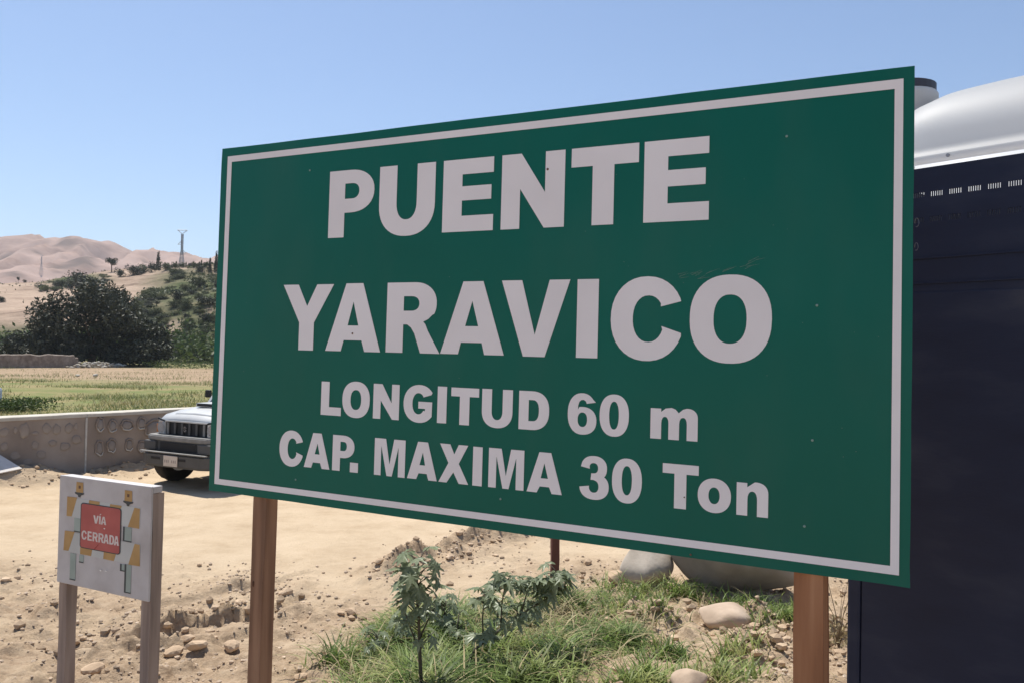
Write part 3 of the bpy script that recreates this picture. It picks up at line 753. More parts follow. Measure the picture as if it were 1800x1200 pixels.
def g_R(x0, s, x1, y0, y1, yb, c0, c1, cx, notch, l0, l1):
    w = x1 - x0; cyo = (notch[1] + y1) / 2 - .004
    o = [(x0, y0), (x0 + s, y0), (x0 + s, yb), (x0 + s + .018, yb), (x0 + s + .036, yb - .012), (x0 + s + .052, yb - .035), (l0, y0), (l1, y0), (notch[0] + .022, notch[1] - .035), (notch[0] + .010, notch[1] - .010), notch]
    o += [(notch[0] + .022, notch[1] + .010), (notch[0] + .043, notch[1] + .028)] + sup(x1 - w * .44, (c0 + c1) / 2, w * .44, y1 - (c0 + c1) / 2, -28, 90, 14, 2.2) + [(x0, y1)]
    wi = cx - x0 - s
    return [o, [(x0 + s, c0)] + sup(cx - wi * .5, (c0 + c1) / 2, wi * .5, (c1 - c0) / 2, -90, 90, 14, 2.2) + [(x0 + s, c1)]]
def g_U(x0, x1, y0, y1, s, yi, k):
    cx = (x0 + x1) / 2; ry = k; 
    o = [(x0, y1)] + sup(cx, y0 + ry, (x1 - x0) / 2, ry, 180, 360, 24, 2.25) + [(x1, y1), (x1 - s, y1)]
    o += sup(cx, yi + ry * .55, (x1 - x0) / 2 - s, ry * .55, 360, 180, 18, 2.25) + [(x0 + s, y1)]
    return [o]
def g_E(x0, x1, y0, y1, s, a1, m0, m1, b0, xm):
    return [[(x0, y0), (x1, y0), (x1, b0), (x0 + s, b0), (x0 + s, m0), (xm, m0), (xm, m1), (x0 + s, m1), (x0 + s, a1), (x1 - .002, a1), (x1 - .002, y1), (x0, y1)]]
def g_N(x0, x1, y0, y1, s, tl, br):
    # tl: right end of the wide top-left corner, br: left end of the wide bottom-right corner
    yyl = y1 - .47 * (y1 - y0); yy1 = y1 - .535 * (y1 - y0)
    return [[(x0, y0), (x0 + s, y0), (x0 + s, yyl), (br, y0), (x1, y0), (x1, y1), (x1 - s, y1), (x1 - s, yy1), (tl, y1), (x0, y1)]]
def g_T(x0, x1, y0, y1, b, s0, s1): return [[(s0, y0), (s1, y0), (s1, b), (x1, b), (x1, y1), (x0, y1), (x0, b), (s0, b)]]
def g_L(x0, s, x1, y0, y1, f): return [[(x0, y0), (x1, y0), (x1, f), (x0 + s, f), (x0 + s, y1), (x0, y1)]]
def g_A(t0, t1, b0, b1, y0, y1, l1, r0, ap, c0, c1, cy, k0, k1, ky):
    return [[(b0, y0), (l1, y0), (k0, ky), (k1, ky), (r0, y0), (b1, y0), (t1, y1), (t0, y1)], [(c0, cy), (c1, cy), ap]]
def g_C(x0, x1, y0, y1, ix0, iy0, iy1, uo, ui, lo, li, ix1=None):
    cx = (x0 + x1) / 2; cy = (y0 + y1) / 2; rx = (x1 - x0) / 2; ry = (y1 - y0) / 2
    a0 = angle(cx, cy, rx, ry, uo); a1 = angle(cx, cy, rx, ry, lo) + 360
    icx = (iy0 + iy1) / 2; rix = (ui[0] - ix0) * .56; icx_ = ix0 + rix; riy = (iy1 - iy0) / 2
    b0 = angle(icx_, icx, rix, riy, ui); b1 = angle(icx_, icx, rix, riy, li) + 360
    return [[uo] + sup(cx, cy, rx, ry, a0 + 3, a1 - 3, 30, 2.15) + [lo, li] + sup(icx_, icx, rix, riy, b1 - 6, b0 + 6, 24, 2.15) + [ui]]
def g_D(x0, x1, y0, y1, s, iy0, iy1, ix):
    w = x1 - x0
    return [[(x0, y0)] + sup(x1 - w * .58, (y0 + y1) / 2, w * .58, (y1 - y0) / 2, -90, 90, 22, 2.4) + [(x0, y1)],
            [(x0 + s, iy0)] + sup(ix - (ix - x0 - s) * .6, (iy0 + iy1) / 2, (ix - x0 - s) * .6, (iy1 - iy0) / 2, -90, 90, 18, 2.4) + [(x0 + s, iy1)]]
def g_X(x0, x1, y0, y1, tl, tr, bl, br, ym):
    # arms meet near the middle
    return [[(x0 - .001, y0), (bl, y0), ((bl + br) / 2 + .002, ym - .033), (br, y0), (x1, y0), (x1 - .042, ym), (x1 - .004, y1), (tr, y1), ((tl + tr) / 2, ym + .033), (tl, y1), (x0 + .002, y1), (x0 + .040, ym)]]
def g_Y(x0, x1, y0, y1, tl, tr, cr, yj, s0, s1): return [[(s0, y0), (s1, y0), (s1, yj), (x1, y1), (tr, y1), cr, (tl, y1), (x0, y1), (s0, yj)]]
def g_V(x0, x1, y0, y1, tl, tr, b0, b1, cr): return [[(b0, y0), (b1, y0), (x1, y1), (tr, y1), cr, (tl, y1), (x0, y1)]]
def g_M(x0, x1, y0, y1, s, tl, tr, b0, b1):
    return [[(x0, y0), (x0 + s, y0), (x0 + s, y1 - .028), (b0, y0), (b1, y0), (x1 - s, y1 - .028), (x1 - s, y0), (x1, y0), (x1, y1), (tr, y1), ((b0 + b1) / 2, y0 + .045), (tl, y1), (x0, y1)]]
def g_6(x0, x1, y0, y1):
    w = x1 - x0; h = y1 - y0; cx = (x0 + x1) / 2; cy = (y0 + y1) / 2; X = lambda f: x0 + f * w; Yy = lambda f: y0 + f * h
    o = [(X(.97), Yy(.79))] + sup(cx, cy, w / 2, h / 2, 42, 268, 26) + sup(cx + .01 * w, Yy(.335), w * .49, h * .335, -88, 100, 20)
    o += [(X(.38), Yy(.625)), (X(.355), Yy(.60)), (X(.36), Yy(.70)), (X(.40), Yy(.79)), (X(.47), Yy(.835)), (X(.55), Yy(.84)), (X(.62), Yy(.81)), (X(.66), Yy(.75))]
    return [o, sup(X(.515), Yy(.36), w * .165, h * .175, 0, 345, 24)]
def g_3(x0, x1, y0, y1):
    w = x1 - x0; h = y1 - y0; X = lambda f: x0 + f * w; Yy = lambda f: y0 + f * h
    o = [(X(.04), Yy(.74))] + sup(X(.49), Yy(.72), w * .44, h * .28, 158, -38, 20) + [(X(.82), Yy(.545))] + sup(X(.50), Yy(.30), w * .50, h * .30, 52, -166, 24)
    o += [(X(0.0), Yy(.27)), (X(.33), Yy(.31))] + sup(X(.49), Yy(.30), w * .165, h * .14, 190, 430, 16) + [(X(.47), Yy(.452)), (X(.38), Yy(.447)), (X(.40), Yy(.60)), (X(.48), Yy(.602))]
    o += sup(X(.48), Yy(.72), w * .15, h * .118, -70, 160, 14) + [(X(.345), Yy(.70))]
    return [o]
def g_n(x0, x1, y0, yt, s, r0, ya):
    o = [(x0, y0), (x0 + s, y0)] + sup((x0 + s + r0) / 2, ya - .026, (r0 - x0 - s) / 2, .026, 180, 0, 10) + [(r0, y0), (x1, y0)]
    o += sup(x1 - .036, yt - .034, .036, .034, 0, 95, 10) + [(x0 + s + .016, yt - .004), (x0 + s - .001, yt - .017), (x0 + s - .001, yt - .004), (x0, yt - .004)]
    return [o]
def g_m(x0, a, b, c, d, x1, y0, yt, ya):
    o = [(x0, y0), (a, y0)] + sup((a + b) / 2, ya - .022, (b - a) / 2, .022, 180, 0, 8) + [(b, y0), (c, y0)] + sup((c + d) / 2, ya - .022, (d - c) / 2, .022, 180, 0, 8) + [(d, y0), (x1, y0)]
    o += sup(x1 - .034, yt - .031, .034, .031, 0, 92, 8) + [(c + .012, yt - .004), (c - .002, yt - .016), (c - .012, yt - .005)] + [(b + .010, yt), (a + .014, yt - .003), (a - .001, yt - .015), (a - .001, yt - .004), (x0, yt - .004)]
    return [o]
def outline_mesh(name, loops, fmap, th=.0006):
    """closed loops (outer + holes) -> thin sheet; fmap maps (u, v, n) to local space"""
    cu = bpy.data.curves.new(name, 'CURVE'); cu.dimensions = '2D'; cu.fill_mode = 'BOTH'; cu.extrude = .5
    for lp in loops:
        sp = cu.splines.new('POLY'); sp.points.add(len(lp) - 1); sp.use_cyclic_u = True
        for q, pt in zip(lp, sp.points): pt.co = (q[0], q[1], 0, 1)
    o = bpy.data.objects.new(name, cu); COL.objects.link(o)
    dg = bpy.context.evaluated_depsgraph_get(); dg.update()
    me = bpy.data.meshes.new_from_object(o.evaluated_get(dg))
    bpy.data.objects.remove(o); bpy.data.curves.remove(cu)
    me.materials.clear()
    for v in me.vertices: v.co = fmap(v.co.x, v.co.y, (v.co.z + .5) * th)
    me.name = name
    return me

# ------------------------------------------------------------------ the big green sign
SW, SH = 2.734, 1.5
CX = [Vector((-1.27759161, 0.84455594, 3.51599274)), Vector((1.17453943, 0.79978078, 2.30844041)), Vector((1.12762525, -0.69895982, 2.26874575)), Vector((-1.32450579, -0.65418467, 3.47629808))]  # TL TR BR BL in the camera
def camw(v): return EYE + Rt * v.x + Up * v.y + Fw * v.z
TL, TR, BR, BL = [camw(v) for v in CX]
n_ = (TR - TL).cross(TL - BL).normalized()
if n_.dot(EYE - TL) < 0: n_ = -n_
def onplane(px, py):
    d = ray(px, py); return EYE + d * (n_.dot(TL - EYE) / n_.dot(d))
TL, TR, BR, BL = onplane(391, 262), onplane(1608, 116), onplane(1600, 1033), onplane(367, 861)   # the sheet is slightly out of square
syaw = math.atan2((BR - BL).y, (BR - BL).x)
mid = (BL + BR) / 2
sroot = empty('bridge_sign', (mid.x, mid.y, gh(mid.x, mid.y)), syaw)
tag(sroot, 'large green road sign with white lettering reading PUENTE YARAVICO on brown wooden posts', 'road sign')
sinv = (Matrix.Translation(sroot.location) @ Matrix.Rotation(syaw, 4, 'Z')).inverted()
def smap(u, v, n=0.0):
    a, b = u / SW, v / SH
    p = (BL * (1 - a) + BR * a) * (1 - b) + (TL * (1 - a) + TR * a) * b + n_ * n
    return sinv @ p
def green_mat():
    m, n, l, b = new_mat('sign_green')
    tc = n.new('ShaderNodeTexCoord')
    def noise(sc, de, st=(1, 1, 1)):
        mp = n.new('ShaderNodeMapping'); mp.inputs['Scale'].default_value = st; l.new(tc.outputs['Object'], mp.inputs[0])
        t = n.new('ShaderNodeTexNoise'); t.inputs['Scale'].default_value = sc; t.inputs['Detail'].default_value = de; l.new(mp.outputs[0], t.inputs[0]); return t.outputs[0]
    r = ramp(n, [(.3, (.001, .112, .078)), (.6, (.001, .124, .088)), (.8, (.002, .136, .098))]); l.new(noise(1.3, 6), r.inputs[0])
    # dust film, thicker in faint streaks
    d = ramp(n, [(.50, (0, 0, 0)), (.85, (.05, .05, .05))]); l.new(noise(3.5, 8, (1, 1, .35)), d.inputs[0])
    x = n.new('ShaderNodeMix'); x.data_type = 'RGBA'; l.new(d.outputs[0], x.inputs[0]); l.new(r.outputs[0], x.inputs[6]); x.inputs[7].default_value = (.30, .27, .22, 1)
    l.new(x.outputs[2], b.inputs['Base Color'])
    rr = n.new('ShaderNodeMapRange'); rr.inputs[3].default_value = .26; rr.inputs[4].default_value = .40; l.new(noise(6, 5), rr.inputs[0]); l.new(rr.outputs[0], b.inputs['Roughness'])
    b.inputs['Specular IOR Level'].default_value = .22
    bp = n.new('ShaderNodeBump'); bp.inputs['Strength'].default_value = .18; bp.inputs['Distance'].default_value = .02
    l.new(noise(1.6, 2), bp.inputs['Height']); l.new(bp.outputs[0], b.inputs['Normal'])
    return m
M_green = green_mat()
M_white = nmat('sign_white', [(.3, (.78, .745, .745)), (.55, (.84, .805, .805)), (.75, (.87, .84, .84))], scale=2.2, rough=.45, spec=.4, detail=8)
M_edge = flat('panel_edge', (.55, .52, .45), .6)
M_wood = nmat('orange_wood', [(.3, (.24, .105, .048)), (.5, (.36, .165, .078)), (.72, (.46, .235, .12))], scale=7, rough=.7, bump=.35, bscale=22, stretch=(3, 3, .22), dist=.004)
M_woodd = nmat('weathered_brown_wood', [(.3, (.16, .088, .052)), (.5, (.26, .142, .084)), (.72, (.36, .21, .125))], scale=7, rough=.75, bump=.35, bscale=22, stretch=(3, 3, .22), dist=.004)
M_woodk = nmat('knot_wood', [(.3, (.06, .028, .015)), (.7, (.12, .055, .03))], scale=20, rough=.8)
bm = bmesh.new(); vs = []
ru = [0, .012, SW - .012, SW]; NU, NV = 40, 24
def wav(i, j):
    u, v = SW * i / NU, SH * j / NV
    if i in (0, NU): u += .005 * float(fbm(np.array([v * 1.0]), np.array([i + .5]), 2.2, 3)[0]) * (0 < j < NV)
    if j in (0, NV): v += .004 * float(fbm(np.array([u * 1.0]), np.array([j + 9.5]), 1.8, 3)[0]) * (0 < i < NU)
    return smap(u, v, 0)
grid = [[bm.verts.new(wav(i, j)) for i in range(NU + 1)] for j in range(NV + 1)]
for j in range(NV):
    for i in range(NU): bm.faces.new((grid[j][i], grid[j][i + 1], grid[j + 1][i + 1], grid[j + 1][i]))
pm = bm_mesh('sign_panel', bm); panel = link('sign_panel', pm, M_green, sroot)
if pm.polygons[0].normal.dot((sinv.to_3x3() @ n_)) < 0: pm.flip_normals()
pm.materials.append(M_edge)
so = panel.modifiers.new('thickness', 'SOLIDIFY'); so.thickness = .006; so.offset = -1; so.material_offset_rim = 1; so.material_offset = 1
# white border line
oo = [(.033, .032), (2.705, .032), (2.705, 1.466), (.036, 1.462)]; ii = [(.059, .056), (2.682, .056), (2.682, 1.438), (.061, 1.436)]
link('border_line', outline_mesh('border_line', [oo, ii], lambda u, v, n: smap(u, v, .0012 + n)), M_white, panel)
Y1 = (1.080, 1.351); Y2 = (.625, .894); Y3 = (.367, .503); Y4 = (.151, .292)
G = [
    ('P', g_P(.607, .079, .830, *Y1, 1.179, 1.235, 1.297, .757)),
    ('U', g_U(.855, 1.112, 1.074, 1.351, .082, 1.138, .125)),
    ('E', g_E(1.147, 1.363, *Y1, .083, 1.294, 1.196, 1.249, 1.139, 1.353)),
    ('N', g_N(1.395, 1.643, *Y1, .075, 1.473, 1.566)),
    ('T', g_T(1.667, 1.910, *Y1, 1.285, 1.746, 1.824)),
    ('E', g_E(1.929, 2.146, *Y1, .081, 1.296, 1.196, 1.250, 1.140, 2.134)),
    ('Y', g_Y(.383, .647, .623, .892, .464, .561, (.512, .803), .736, .473, .550)),
    ('A', g_A(.709, .792, .613, .882, .624, .894, .691, .806, (.747, .821), .721, .774, .726, .704, .791, .668)),
    ('R', g_R(.908, .078, 1.134, *Y2, .733, .785, .841, 1.057, (1.076, .744), 1.066, 1.152)),
    ('A', g_A(1.247, 1.331, 1.155, 1.422, .626, .894, 1.232, 1.342, (1.287, .822), 1.259, 1.314, .729, 1.243, 1.330, .669)),
    ('V', g_V(1.407, 1.673, .625, .895, 1.488, 1.595, 1.498, 1.582, (1.542, .701))),
    ('I', g_I(1.700, 1.778, .626, .895)),
    ('C', g_C(1.823, 2.072, .622, .901, 1.900, .684, .838, (2.062, .818), (1.995, .801), (2.063, .715), (1.998, .737))),
    ('O', g_ring(2.091, 2.346, .622, .902, 2.167, 2.270, .684, .839)),
    ('L', g_L(.601, .041, .702, .366, .500, .399)),
    ('O', g_ring(.708, .841, .363, .506, .748, .800, .395, .473)),
    ('N', g_N(.858, .979, .367, .502, .035, .899, .948)),
    ('I', g_I(1.150, 1.190, .368, .504)),
    ('T', g_T(1.209, 1.326, .367, .503, .471, 1.246, 1.287)),
    ('U', g_U(1.339, 1.463, .365, .504, .040, .394, .060)),
    ('D', g_D(1.488, 1.605, .368, .504, .038, .399, .473, 1.566)),
    ('6', g_6(1.675, 1.780, .365, .506)),
    ('0', g_ring(1.791, 1.894, .366, .507, 1.825, 1.859, .390, .483)),
    ('m', g_m(1.968, 2.004, 2.028, 2.063, 2.088, 2.123, .370, .473, .443)),
    ('C', g_C(.392, .520, .144, .292, .436, .176, .260, (.514, .248), (.481, .240), (.516, .194), (.481, .205))),
    ('A', g_A(.567, .610, .524, .655, .149, .290, .562, .616, (.591, .249), .578, .603, .205, .570, .607, .171)),
    ('P', g_P(.668, .038, .775, .149, .290, .201, .229, .265, .738)),
    ('period', g_I(.756, .795, .149, .187)),
    ('M', g_M(.872, 1.014, .150, .292, .031, .924, .962, .931, .955)),
    ('A', g_A(1.070, 1.114, 1.025, 1.157, .151, .292, 1.066, 1.120, (1.093, .253), 1.079, 1.104, .205, 1.076, 1.112, .174)),
    ('X', g_X(1.165, 1.291, .151, .293, 1.211, 1.247, 1.199, 1.251, .224)),
    ('I', g_I(1.308, 1.347, .151, .292)),
    ('M', g_M(1.373, 1.514, .152, .293, .031, 1.424, 1.462, 1.431, 1.455)),
    ('A', g_A(1.572, 1.617, 1.526, 1.660, .152, .293, 1.565, 1.622, (1.592, .256), 1.579, 1.607, .203, 1.576, 1.612, .174)),
    ('3', g_3(1.724, 1.829, .149, .296)),
    ('0', g_ring(1.840, 1.943, .149, .297, 1.874, 1.909, .176, .272)),
    ('T', g_T(2.012, 2.129, .151, .293, .262, 2.051, 2.090)),
    ('o', g_ring(2.127, 2.231, .150, .258, 2.161, 2.196, .178, .230, 2.15)),
    ('n', g_n(2.248, 2.343, .153, .258, .033, 2.310, .229)),
]
def g_G():
    c = g_C(.999, 1.140, .363, .506, 1.039, .395, .475, (1.123, .470), (1.088, .460), (1.126, .389), (1.096, .408))[0]
    # the spur: find the lower terminal and replace it by bar
    i = c.index((1.126, .389))
    return [c[:i + 1] + [(1.127, .443), (1.066, .443), (1.066, .417), (1.096, .417)] + c[i + 1:]]
G.insert(17, ('G', g_G()))
for ch, loops in G:
    o = link('letter', outline_mesh('letter', loops, lambda u, v, n: smap(u, v, .0012 + n)), M_white, panel)
# specks, nail heads and a pale scuff
M_speck = flat('rust_speck', (.16, .09, .06), .7)
for (qx, qy, s, mt) in ((620, 586, .008, M_speck), (963, 298, .009, M_speck), (1203, 873, .005, M_speck), (1214, 974, .006, M_speck)):
    p = sinv @ (onplane(qx, qy) + n_ * .0022); a = sinv.to_3x3() @ n_
    bm = bmesh.new(); bmesh.ops.create_cone(bm, cap_ends=True, segments=8, radius1=s * .6, radius2=s * .4, depth=.003)
    bmesh.ops.transform(bm, matrix=Matrix.Translation(p) @ a.to_track_quat('Z', 'Y').to_matrix().to_4x4(), verts=bm.verts)
    link('nail_head', bm_mesh('nail_head', bm), mt, panel)
M_rivet = flat('pale_rivet', (.24, .34, .30), .5)
for (qx, qy) in ((1436, 537), (1428, 773), (1414, 924), (1383, 240), (545, 300), (520, 842), (880, 876)):
    p = sinv @ (onplane(qx, qy) + n_ * .0015); a = sinv.to_3x3() @ n_
    bm = bmesh.new(); bmesh.ops.create_uvsphere(bm, u_segments=8, v_segments=5, radius=.0042)
    bmesh.ops.transform(bm, matrix=Matrix.Translation(p) @ a.to_track_quat('Z', 'Y').to_matrix().to_4x4() @ Matrix.Diagonal((1, 1, .5, 1)), verts=bm.verts)
    link('rivet', bm_mesh('rivet', bm), M_rivet, panel)
M_scuff = flat('scuff', (.14, .22, .18), .8)
bm = bmesh.new(); rg = random.Random(3)
for k in range(26):
    qx = rg.uniform(1185, 1330); qy = 492 - (qx - 1185) * .22 + rg.gauss(0, 4)
    a = onplane(qx, qy); b = onplane(qx + rg.uniform(4, 22), qy - rg.uniform(2, 9)); w_ = .0008
    v = [sinv @ (q + n_ * .0008 + Up * e) for q, e in ((a, -w_), (b, -w_ * .3), (b, w_ * .3), (a, w_))]
    bm.faces.new([bm.verts.new(q) for q in v])
for k in range(46):
    a = onplane(rg.uniform(420, 1570), rg.uniform(300, 860)); w_ = rg.uniform(.0006, .0018)
    bm.faces.new([bm.verts.new(sinv @ (a + n_ * .0009 + Rt * w_ * math.cos(t) + Up * w_ * math.sin(t))) for t in (0, 1.3, 2.5, 3.7, 5)])
link('scuff_mark', bm_mesh('scuff_mark', bm), M_scuff, panel)
# posts: squared timbers behind the panel
def timber(name, top, bot, w, d, yaw, mat, parent, inv, seed=0, bev=.004):
    """squared beam between two points, face width w, depth d behind the face, slightly uneven"""
    rg = random.Random(seed); ax = (top - bot).normalized(); fx = Vector((math.cos(yaw), math.sin(yaw), 0)); fx = (fx - ax * fx.dot(ax)).normalized(); fy = ax.cross(fx)
    bm = bmesh.new(); rings = []; n = 9
    for i in range(n):
        p = bot.lerp(top, i / (n - 1)); e = [rg.uniform(-.0025, .0025) for _ in range(8)]
        rings.append([bm.verts.new(inv @ (p + fx * (a * w / 2 + e[k]) + fy * (b * d + e[k + 4]))) for k, (a, b) in enumerate(((-1, 0), (1, 0), (1, 1), (-1, 1)))])
    for i in range(n - 1):
        for k in range(4): bm.faces.new((rings[i][k], rings[i][(k + 1) % 4], rings[i + 1][(k + 1) % 4], rings[i + 1][k]))
    bm.faces.new(rings[0][::-1]); bm.faces.new(rings[-1])
    bmesh.ops.bevel(bm, geom=[e for e in bm.edges if len(e.link_faces) == 2 and e.calc_face_angle(0) > .8], offset=bev, segments=2, affect='EDGES')
    return link(name, bm_mesh(name, bm), mat, parent)
back = -n_ * .008
for k, (qx0, qy0, qx1, qy1, ww, dd, yw) in enumerate(((454, 878, 443, 1200, .066, .072, 0), (1420, 1008, 1420, 1200, .083, .09, -.10))):
    a = onplane(qx0, qy0) + back; b = onplane(qx1, qy1) + back
    ax = (a - b).normalized()
    top = a + ax * ((TL.z - .06 - a.z) / ax.z); bot = b - ax * ((b.z - (gh(b.x, b.y) - .3)) / ax.z)
    po = timber('post', top, bot, ww, dd, syaw + yw, M_wood if k else M_woodd, sroot, sinv, 5 + k)
    if k == 0:
        kp = onplane(443, 1026) + back + n_ * .0005
        bm = bmesh.new(); bmesh.ops.create_icosphere(bm, subdivisions=2, radius=1); 
        bmesh.ops.transform(bm, matrix=Matrix.Translation(sinv @ kp) @ Matrix.Diagonal((.006, .003, .014, 1)), verts=bm.verts)
        link('knot', bm_mesh('knot', bm), M_woodk, po)
# battens behind the panel and the wire ties that stick out at its edge
for vv in (.2, 1.28):
    a = sroot.matrix_basis @ smap(.05, vv) ; b = sroot.matrix_basis @ smap(SW - .05, vv)
    a += back * 11; b += back * 11
    timber('batten', b, a, .05, .03, 0, M_wood, sroot, sinv, 12)
M_wire = flat('wire', (.16, .16, .17), .4, metal=.7)
for vv, rr in ((1.045, .013), (.975, .011)):
    c0 = smap(SW + .004, vv, -.012)
    pts = [c0 + Vector((rr * .8 * (1 - math.cos(t)) * .5, -.004 * math.sin(t * 2), rr * math.sin(t))) for t in np.linspace(-.2, 5.2, 14)]
    link('wire_tie', mesh_pd('wire_tie', *tube(pts, .0009, 5)), M_wire, sroot)

# ------------------------------------------------------------------ the small VIA CERRADA sign
M_bwhite = nmat('board_white', [(.3, (.43, .40, .385)), (.5, (.53, .505, .495)), (.75, (.60, .58, .57))], scale=5, rough=.6, bump=.1, detail=8)
M_gwood = nmat('weathered_wood', [(.3, (.22, .165, .135)), (.5, (.33, .255, .21)), (.72, (.43, .345, .29))], scale=7, rough=.85, bump=.4, bscale=20, stretch=(3, 3, .2), dist=.004)
yaw2 = syaw; dx2 = Vector((math.cos(yaw2), math.sin(yaw2), 0)); n2 = Vector((math.sin(yaw2), -math.cos(yaw2), 0))
A0 = at(105.5, 834, 4.28)
def solve_w(px_):
    # distance along dx2 from A0 to the pixel column px_
    t = (px_ - 900) / FPX; rel = A0 - EYE
    return (t * rel.dot(Fw) - rel.dot(Rt)) / (dx2.dot(Rt) - t * dx2.dot(Fw))
bw = solve_w(266.5)
def zdrop(px_, py_, base):
    d = ray(px_, py_); t = n2.dot(A0 - EYE) / n2.dot(d); return (EYE + d * t).z
zt = A0.z; zb = (zdrop(104, 1024, 0) + zdrop(267, 1057, 0)) / 2; bh = zt - zb
vroot = empty('road_closed_sign', (A0.x, A0.y, gh(A0.x, A0.y)), yaw2)
tag(vroot, 'small white board with red VIA CERRADA panel on two grey wooden posts', 'road sign')
vinv = (Matrix.Translation(vroot.location) @ Matrix.Rotation(yaw2, 4, 'Z')).inverted()
z0 = zb - vroot.location.z
board = box('board', 0, bw, 0, .012, z0, z0 + bh, M_bwhite, vroot, .003)
for (x0, x1, y0, y1, a, b) in ((.0, bw, .0125, .066, bh - .035, bh - .002), (0.02, bw - .02, .0125, .055, .0, .03)):
    box('frame_rail', x0, x1, y0, y1, z0 + a, z0 + b, M_bwhite, vroot, .003)
for (x0, x1) in ((.004, .066), (bw - .062, bw)):
    po = timber('post', vroot.matrix_basis @ Vector(((x0 + x1) / 2, .014, z0 + bh - .037)), vroot.matrix_basis @ Vector(((x0 + x1) / 2 - .012, .02, -.4)), x1 - x0, .062, yaw2, M_gwood, vroot, vinv, 31 + int(x0 * 100))
def vmap(u, v, n): return Vector((u / .53 * bw, -.0008 - n, z0 + v / .60 * bh))
def flatpiece(name, loops, mat, lvl=0, par=None): return link(name, outline_mesh(name, loops, lambda u, v, n: vmap(u, v, n + .0007 * lvl)), mat, par or board)
M_or = nmat('orange_print', [(.3, (.40, .24, .09)), (.7, (.52, .33, .14))], scale=9, rough=.6)
M_gg = nmat('green_grey_print', [(.3, (.30, .36, .32)), (.7, (.40, .46, .42))], scale=6, rough=.6)
M_dk = flat('dark_print', (.07, .075, .075), .6)
M_rail = flat('rail_print', (.54, .55, .525), .6)
M_red = nmat('red_print', [(.3, (.40, .095, .085)), (.6, (.48, .125, .11)), (.8, (.54, .19, .165))], scale=7, rough=.55, detail=8)
M_rw = flat('red_panel_lettering', (.70, .62, .58), .6)
M_chip = flat('chip', (.85, .84, .80), .5)
flatpiece('barrier_rail', [rectl(.050, .474, .376, .484)], M_rail); flatpiece('barrier_rail', [rectl(.040, .480, .180, .292)], M_rail)
for q in ([(.051, .487), (.111, .489), (.081, .379), (.050, .378)], [(.042, .295), (.102, .298), (.068, .186), (.037, .184)], [(.442, .480), (.472, .479), (.471, .373), (.409, .374)], [(.449, .290), (.477, .290), (.480, .177), (.417, .175)],
          [(.183, .484), (.245, .484), (.245, .45), (.180, .45)], [(.306, .480), (.372, .480), (.360, .45), (.303, .45)], [(.138, .23), (.212, .23), (.204, .181), (.139, .181)], [(.278, .23), (.351, .23), (.335, .178), (.275, .179)]):
    flatpiece('orange_stripe', [q], M_or, 1)
for q, dark in ((rectl(.098, .137, .298, .375), 0), (rectl(.383, .430, .294, .371), 0), (rectl(.080, .114, .029, .177), 0), (rectl(.134, .160, .134, .176), 0), (rectl(.398, .434, .023, .174), 0), (rectl(.372, .397, .133, .171), 0)):
    lg = flatpiece('barrier_leg', [q], M_gg, 1)
    x0, x1, y0, y1 = q[0][0], q[1][0], q[0][1], q[2][1]
    flatpiece('leg_shade', [[(x0, y0), (x1, y0), (x1, y0 + .006), (x0 + .007 if x0 > .3 else x0, y0 + .006)] if x0 < .3 else [(x0, y0), (x1, y0), (x1, y0 + .006), (x0 + .009, y0 + .006), (x0 + .009, y1), (x0, y1)]], M_dk, 2)
for cx, y0 in ((.1245, .518), (.4065, .509)):
    flatpiece('lamp_lens', [[(cx - .021, y0), (cx + .021, y0), (cx + .020, y0 + .057), (cx - .020, y0 + .057)]], M_or, 1)
    flatpiece('lamp_base', [[(cx - .006, y0 - .026), (cx + .006, y0 - .026), (cx + .009, y0 - .015), (cx + .026, y0 - .008), (cx + .028, y0), (cx - .028, y0), (cx - .026, y0 - .008), (cx - .009, y0 - .015)]], M_dk, 2)
    flatpiece('lamp_filament', [rectl(cx - .006, cx + .006, y0 + .022, y0 + .038)], M_speck, 2)
def rrect(x0, x1, y0, y1, r):
    o = []
    for cx, cy, a in ((x1 - r, y1 - r, 0), (x0 + r, y1 - r, 90), (x0 + r, y0 + r, 180), (x1 - r, y0 + r, 270)):
        for i in range(6): t = R_(a + 18 * i); o.append((cx + r * math.cos(t), cy + r * math.sin(t)))
    return o
flatpiece('red_outline', [rrect(.136, .372, .217, .466, .016)], M_dk, 3)
rp = flatpiece('red_panel', [rrect(.141, .367, .222, .461, .013)], M_red, 4)
def bar_l(pts, w):                         # a stroke polygon
    out = []
    for (a, b) in pts:
        d = Vector((b[0] - a[0], b[1] - a[1])).normalized(); n = Vector((-d.y, d.x)) * w / 2
        out.append([(a[0] + n.x, a[1] + n.y), (a[0] - n.x, a[1] - n.y), (b[0] - n.x, b[1] - n.y), (b[0] + n.x, b[1] + n.y)])
    return out
def sA(x0, x1, y0, y1):
    s = .0095; m = (x0 + x1) / 2; h = y1 - y0
    return [[(x0, y0), (x0 + s, y0), (x0 + s + .003, y0 + .24 * h), (x1 - s - .003, y0 + .24 * h), (x1 - s, y0), (x1, y0), (m + s * .55, y1), (m - s * .55, y1)], [(m - .0048, y0 + .40 * h), (m + .0048, y0 + .40 * h), (m, y0 + .74 * h)]]
def sV(x0, x1, y0, y1): s = .0095; m = (x0 + x1) / 2; return [[(m - s * .55, y0), (m + s * .55, y0), (x1, y1), (x1 - s, y1), (m, y0 + .016), (x0 + s, y1), (x0, y1)]]
